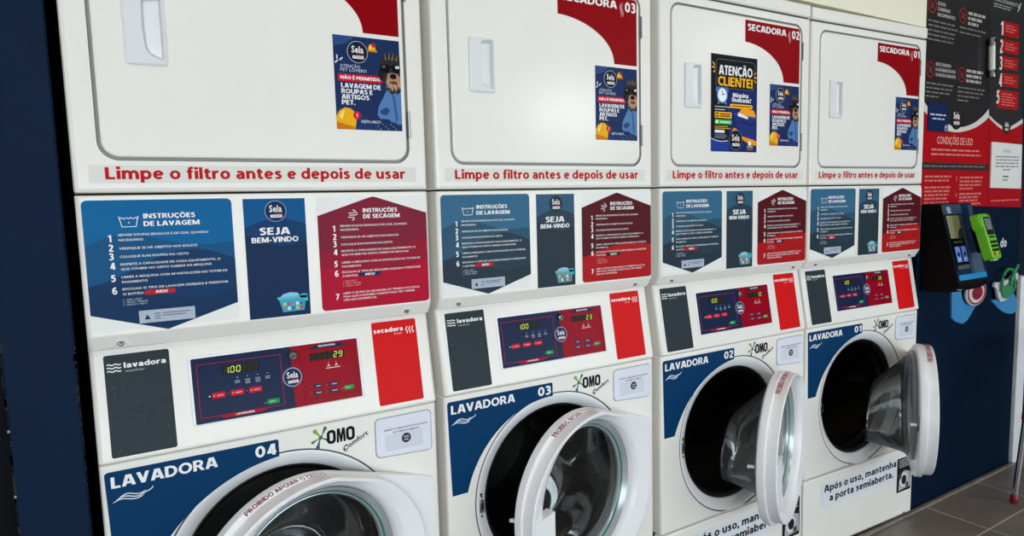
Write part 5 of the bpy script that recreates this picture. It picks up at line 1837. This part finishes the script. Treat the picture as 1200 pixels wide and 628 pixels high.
s = Sheet(kf)
K1 = ink(52, 72, 94, 0.3)
s.rect(0, 1, 0.0, 1.0, ink(24, 40, 66, 0.3), 0)
s.rect(0.0, 0.62, 0.0, 0.13, K1, 1)
s.rect(0.86, 1.0, 0.02, 0.30, K1, 1)
s.rect(0.58, 0.92, 0.66, 0.93, ink(74, 92, 112, 0.3), 1)
s.rect(0.50, 0.56, 0.15, 0.95, ink(60, 80, 98, 0.3), 1)
s.rect(0.62, 0.86, 0.06, 0.64, ink(10, 30, 60, 0.3), 1)
s.rect(0.04, 0.96, 0.925, 0.995, ink(40, 140, 200, 0.3), 2)
s.disc(0.2, 0.065, 0.07, ink(150, 160, 172, 0.3), 2, 0.035)
s.rect(0.15, 0.27, 0.10, 0.115, ink(190, 196, 204, 0.3), 2)
s.disc(0.93, 0.20, 0.035, ink(220, 224, 230, 0.3), 2, 0.02)
obj('front_face', s.mesh('front_face'), root)
s = Sheet(lambda u, v, l: kf(u, v, l + 4))
scr = lambda n, c, e=0.35: mat('screen_' + n, c, 0.15, emit=e)
s.rect(0.03, 0.48, 0.14, 0.86, ink(10, 12, 16, 0.12), 0)
s.rect(0.05, 0.46, 0.15, 0.45, scr('olive', (104, 106, 62)), 1)
s.rect(0.05, 0.22, 0.15, 0.45, scr('olive_pale', (120, 120, 92)), 1.5)
s.poly([(0.30, 0.45), (0.32, 0.38), (0.38, 0.33), (0.44, 0.32), (0.46, 0.35), (0.46, 0.45)], scr('shadow', (30, 32, 26)), 2)
s.rect(0.10, 0.25, 0.56, 0.76, scr('blue_a', (96, 132, 196)), 1)
s.rect(0.30, 0.45, 0.56, 0.76, scr('blue_b', (92, 124, 204)), 1)
for u in (0.175, 0.375):
    s.disc(u, 0.66, 0.045, scr('navy', (24, 36, 96)), 2, 0.03)
    s.line([(u - 0.05, 0.72), (u + 0.05, 0.72)], 0.012, ink(220, 226, 240, 0.3), 2)
s.rect(0.06, 0.46, 0.80, 0.855, ink(84, 88, 88, 0.3), 1)
s.line([(0.1, 0.5), (0.4, 0.5)], 0.008, scr('olive', (104, 106, 62)), 2)
obj('touch_screen', s.mesh('touch_screen'), root)
b = MB()
b.tube([kp(2.868, -0.120, 0.926), kp(2.868, -0.136, 0.924)], 0.006, CHROME, 12)
obj('lock_button', b.mesh('lock_button', True), root)

# green card terminal standing out from the kiosk
root = obj('card_terminal', None, None, (2.948, -0.170, 1.118))
tag(root, 'bright green handheld card terminal held on the kiosk front', 'card terminal')
root.rotation_euler = (RD(-17), 0, RD(2))
G1 = mat('bright_green_plastic', (104, 190, 22), 0.35)
b = MB()
b.panel(-0.040, 0.040, -0.085, 0.088, 0.014, -0.026, 0.008, 0.006, G1, n=5)
b.panel(-0.044, 0.044, 0.030, 0.094, 0.014, -0.020, 0.012, 0.006, G1, n=5)
obj('casing', b.mesh('casing', True), root)
s = Sheet(lambda x, z, l: (x, -0.0266 - 0.0004 * l, z))
s.rect(-0.031, 0.031, 0.008, 0.078, ink(34, 36, 34, 0.2), 0, 0.004)
s.rect(-0.025, 0.025, 0.028, 0.072, mat('terminal_screen', (110, 116, 118), 0.15, emit=0.15), 1)
s.rect(-0.024, 0.024, -0.004, 0.004, ink(40, 60, 22), 0, 0.001)
obj('screen', s.mesh('screen'), root)
for r_ in range(4):
    for c_ in range(3):
        b = MB()
        m_ = ink(30, 40, 24) if r_ < 3 else (ink(206, 40, 40), ink(230, 200, 40), ink(40, 150, 50))[c_]
        x, z = -0.020 + 0.020 * c_, -0.020 - 0.0155 * r_
        b.panel(x - 0.007, x + 0.007, z - 0.005, z + 0.005, 0.002, -0.0285, -0.024, 0.001, m_, n=3)
        obj('key', b.mesh('key'), root)
b = MB()
b.box(-0.02, 0.02, 0.0125, 0.030, -0.05, 0.05, BKIOSK, 0.004, 2)
obj('holder', b.mesh('holder', True), root)

# ------------------------------------------------------------------ stool at the right edge
root = obj('stool', None, None, (3.46, -0.40, 0))
tag(root, 'stool with chrome and red legs and red feet, cut by the right edge', 'stool')
RP = mat('red_plastic', (136, 14, 34), 0.35)
for (x, y) in ((-0.222, 0.20), (-0.222, -0.20), (0.222, 0.20), (0.222, -0.20)):
    sg = 1 if x < 0 else -1
    at = lambda z, x=x, y=y, sg=sg: (x + sg * 0.07 * z, y - 0.05 * z * (1 if y > 0 else -1), z)
    b = MB()
    b.tube([at(0.012), at(0.37)], 0.0115, CHROME, 14)
    leg = obj('leg', b.mesh('leg', True), root)
    b = MB()
    b.tube([at(0.0), at(0.008), at(0.030), at(0.034)], [0.013, 0.016, 0.015, 0.012], RP, 14)
    obj('foot_cap', b.mesh('foot_cap', True), leg)
    b = MB()
    b.tube([at(0.357), at(0.62)], 0.0155, RP, 14)
    obj('red_sleeve', b.mesh('red_sleeve', True), leg)
b = MB()
b.panel(-0.175, 0.175, 0.62, 0.66, 0.015, -0.175, 0.175, 0.012, RP, n=5)
obj('seat', b.mesh('seat', True), root)
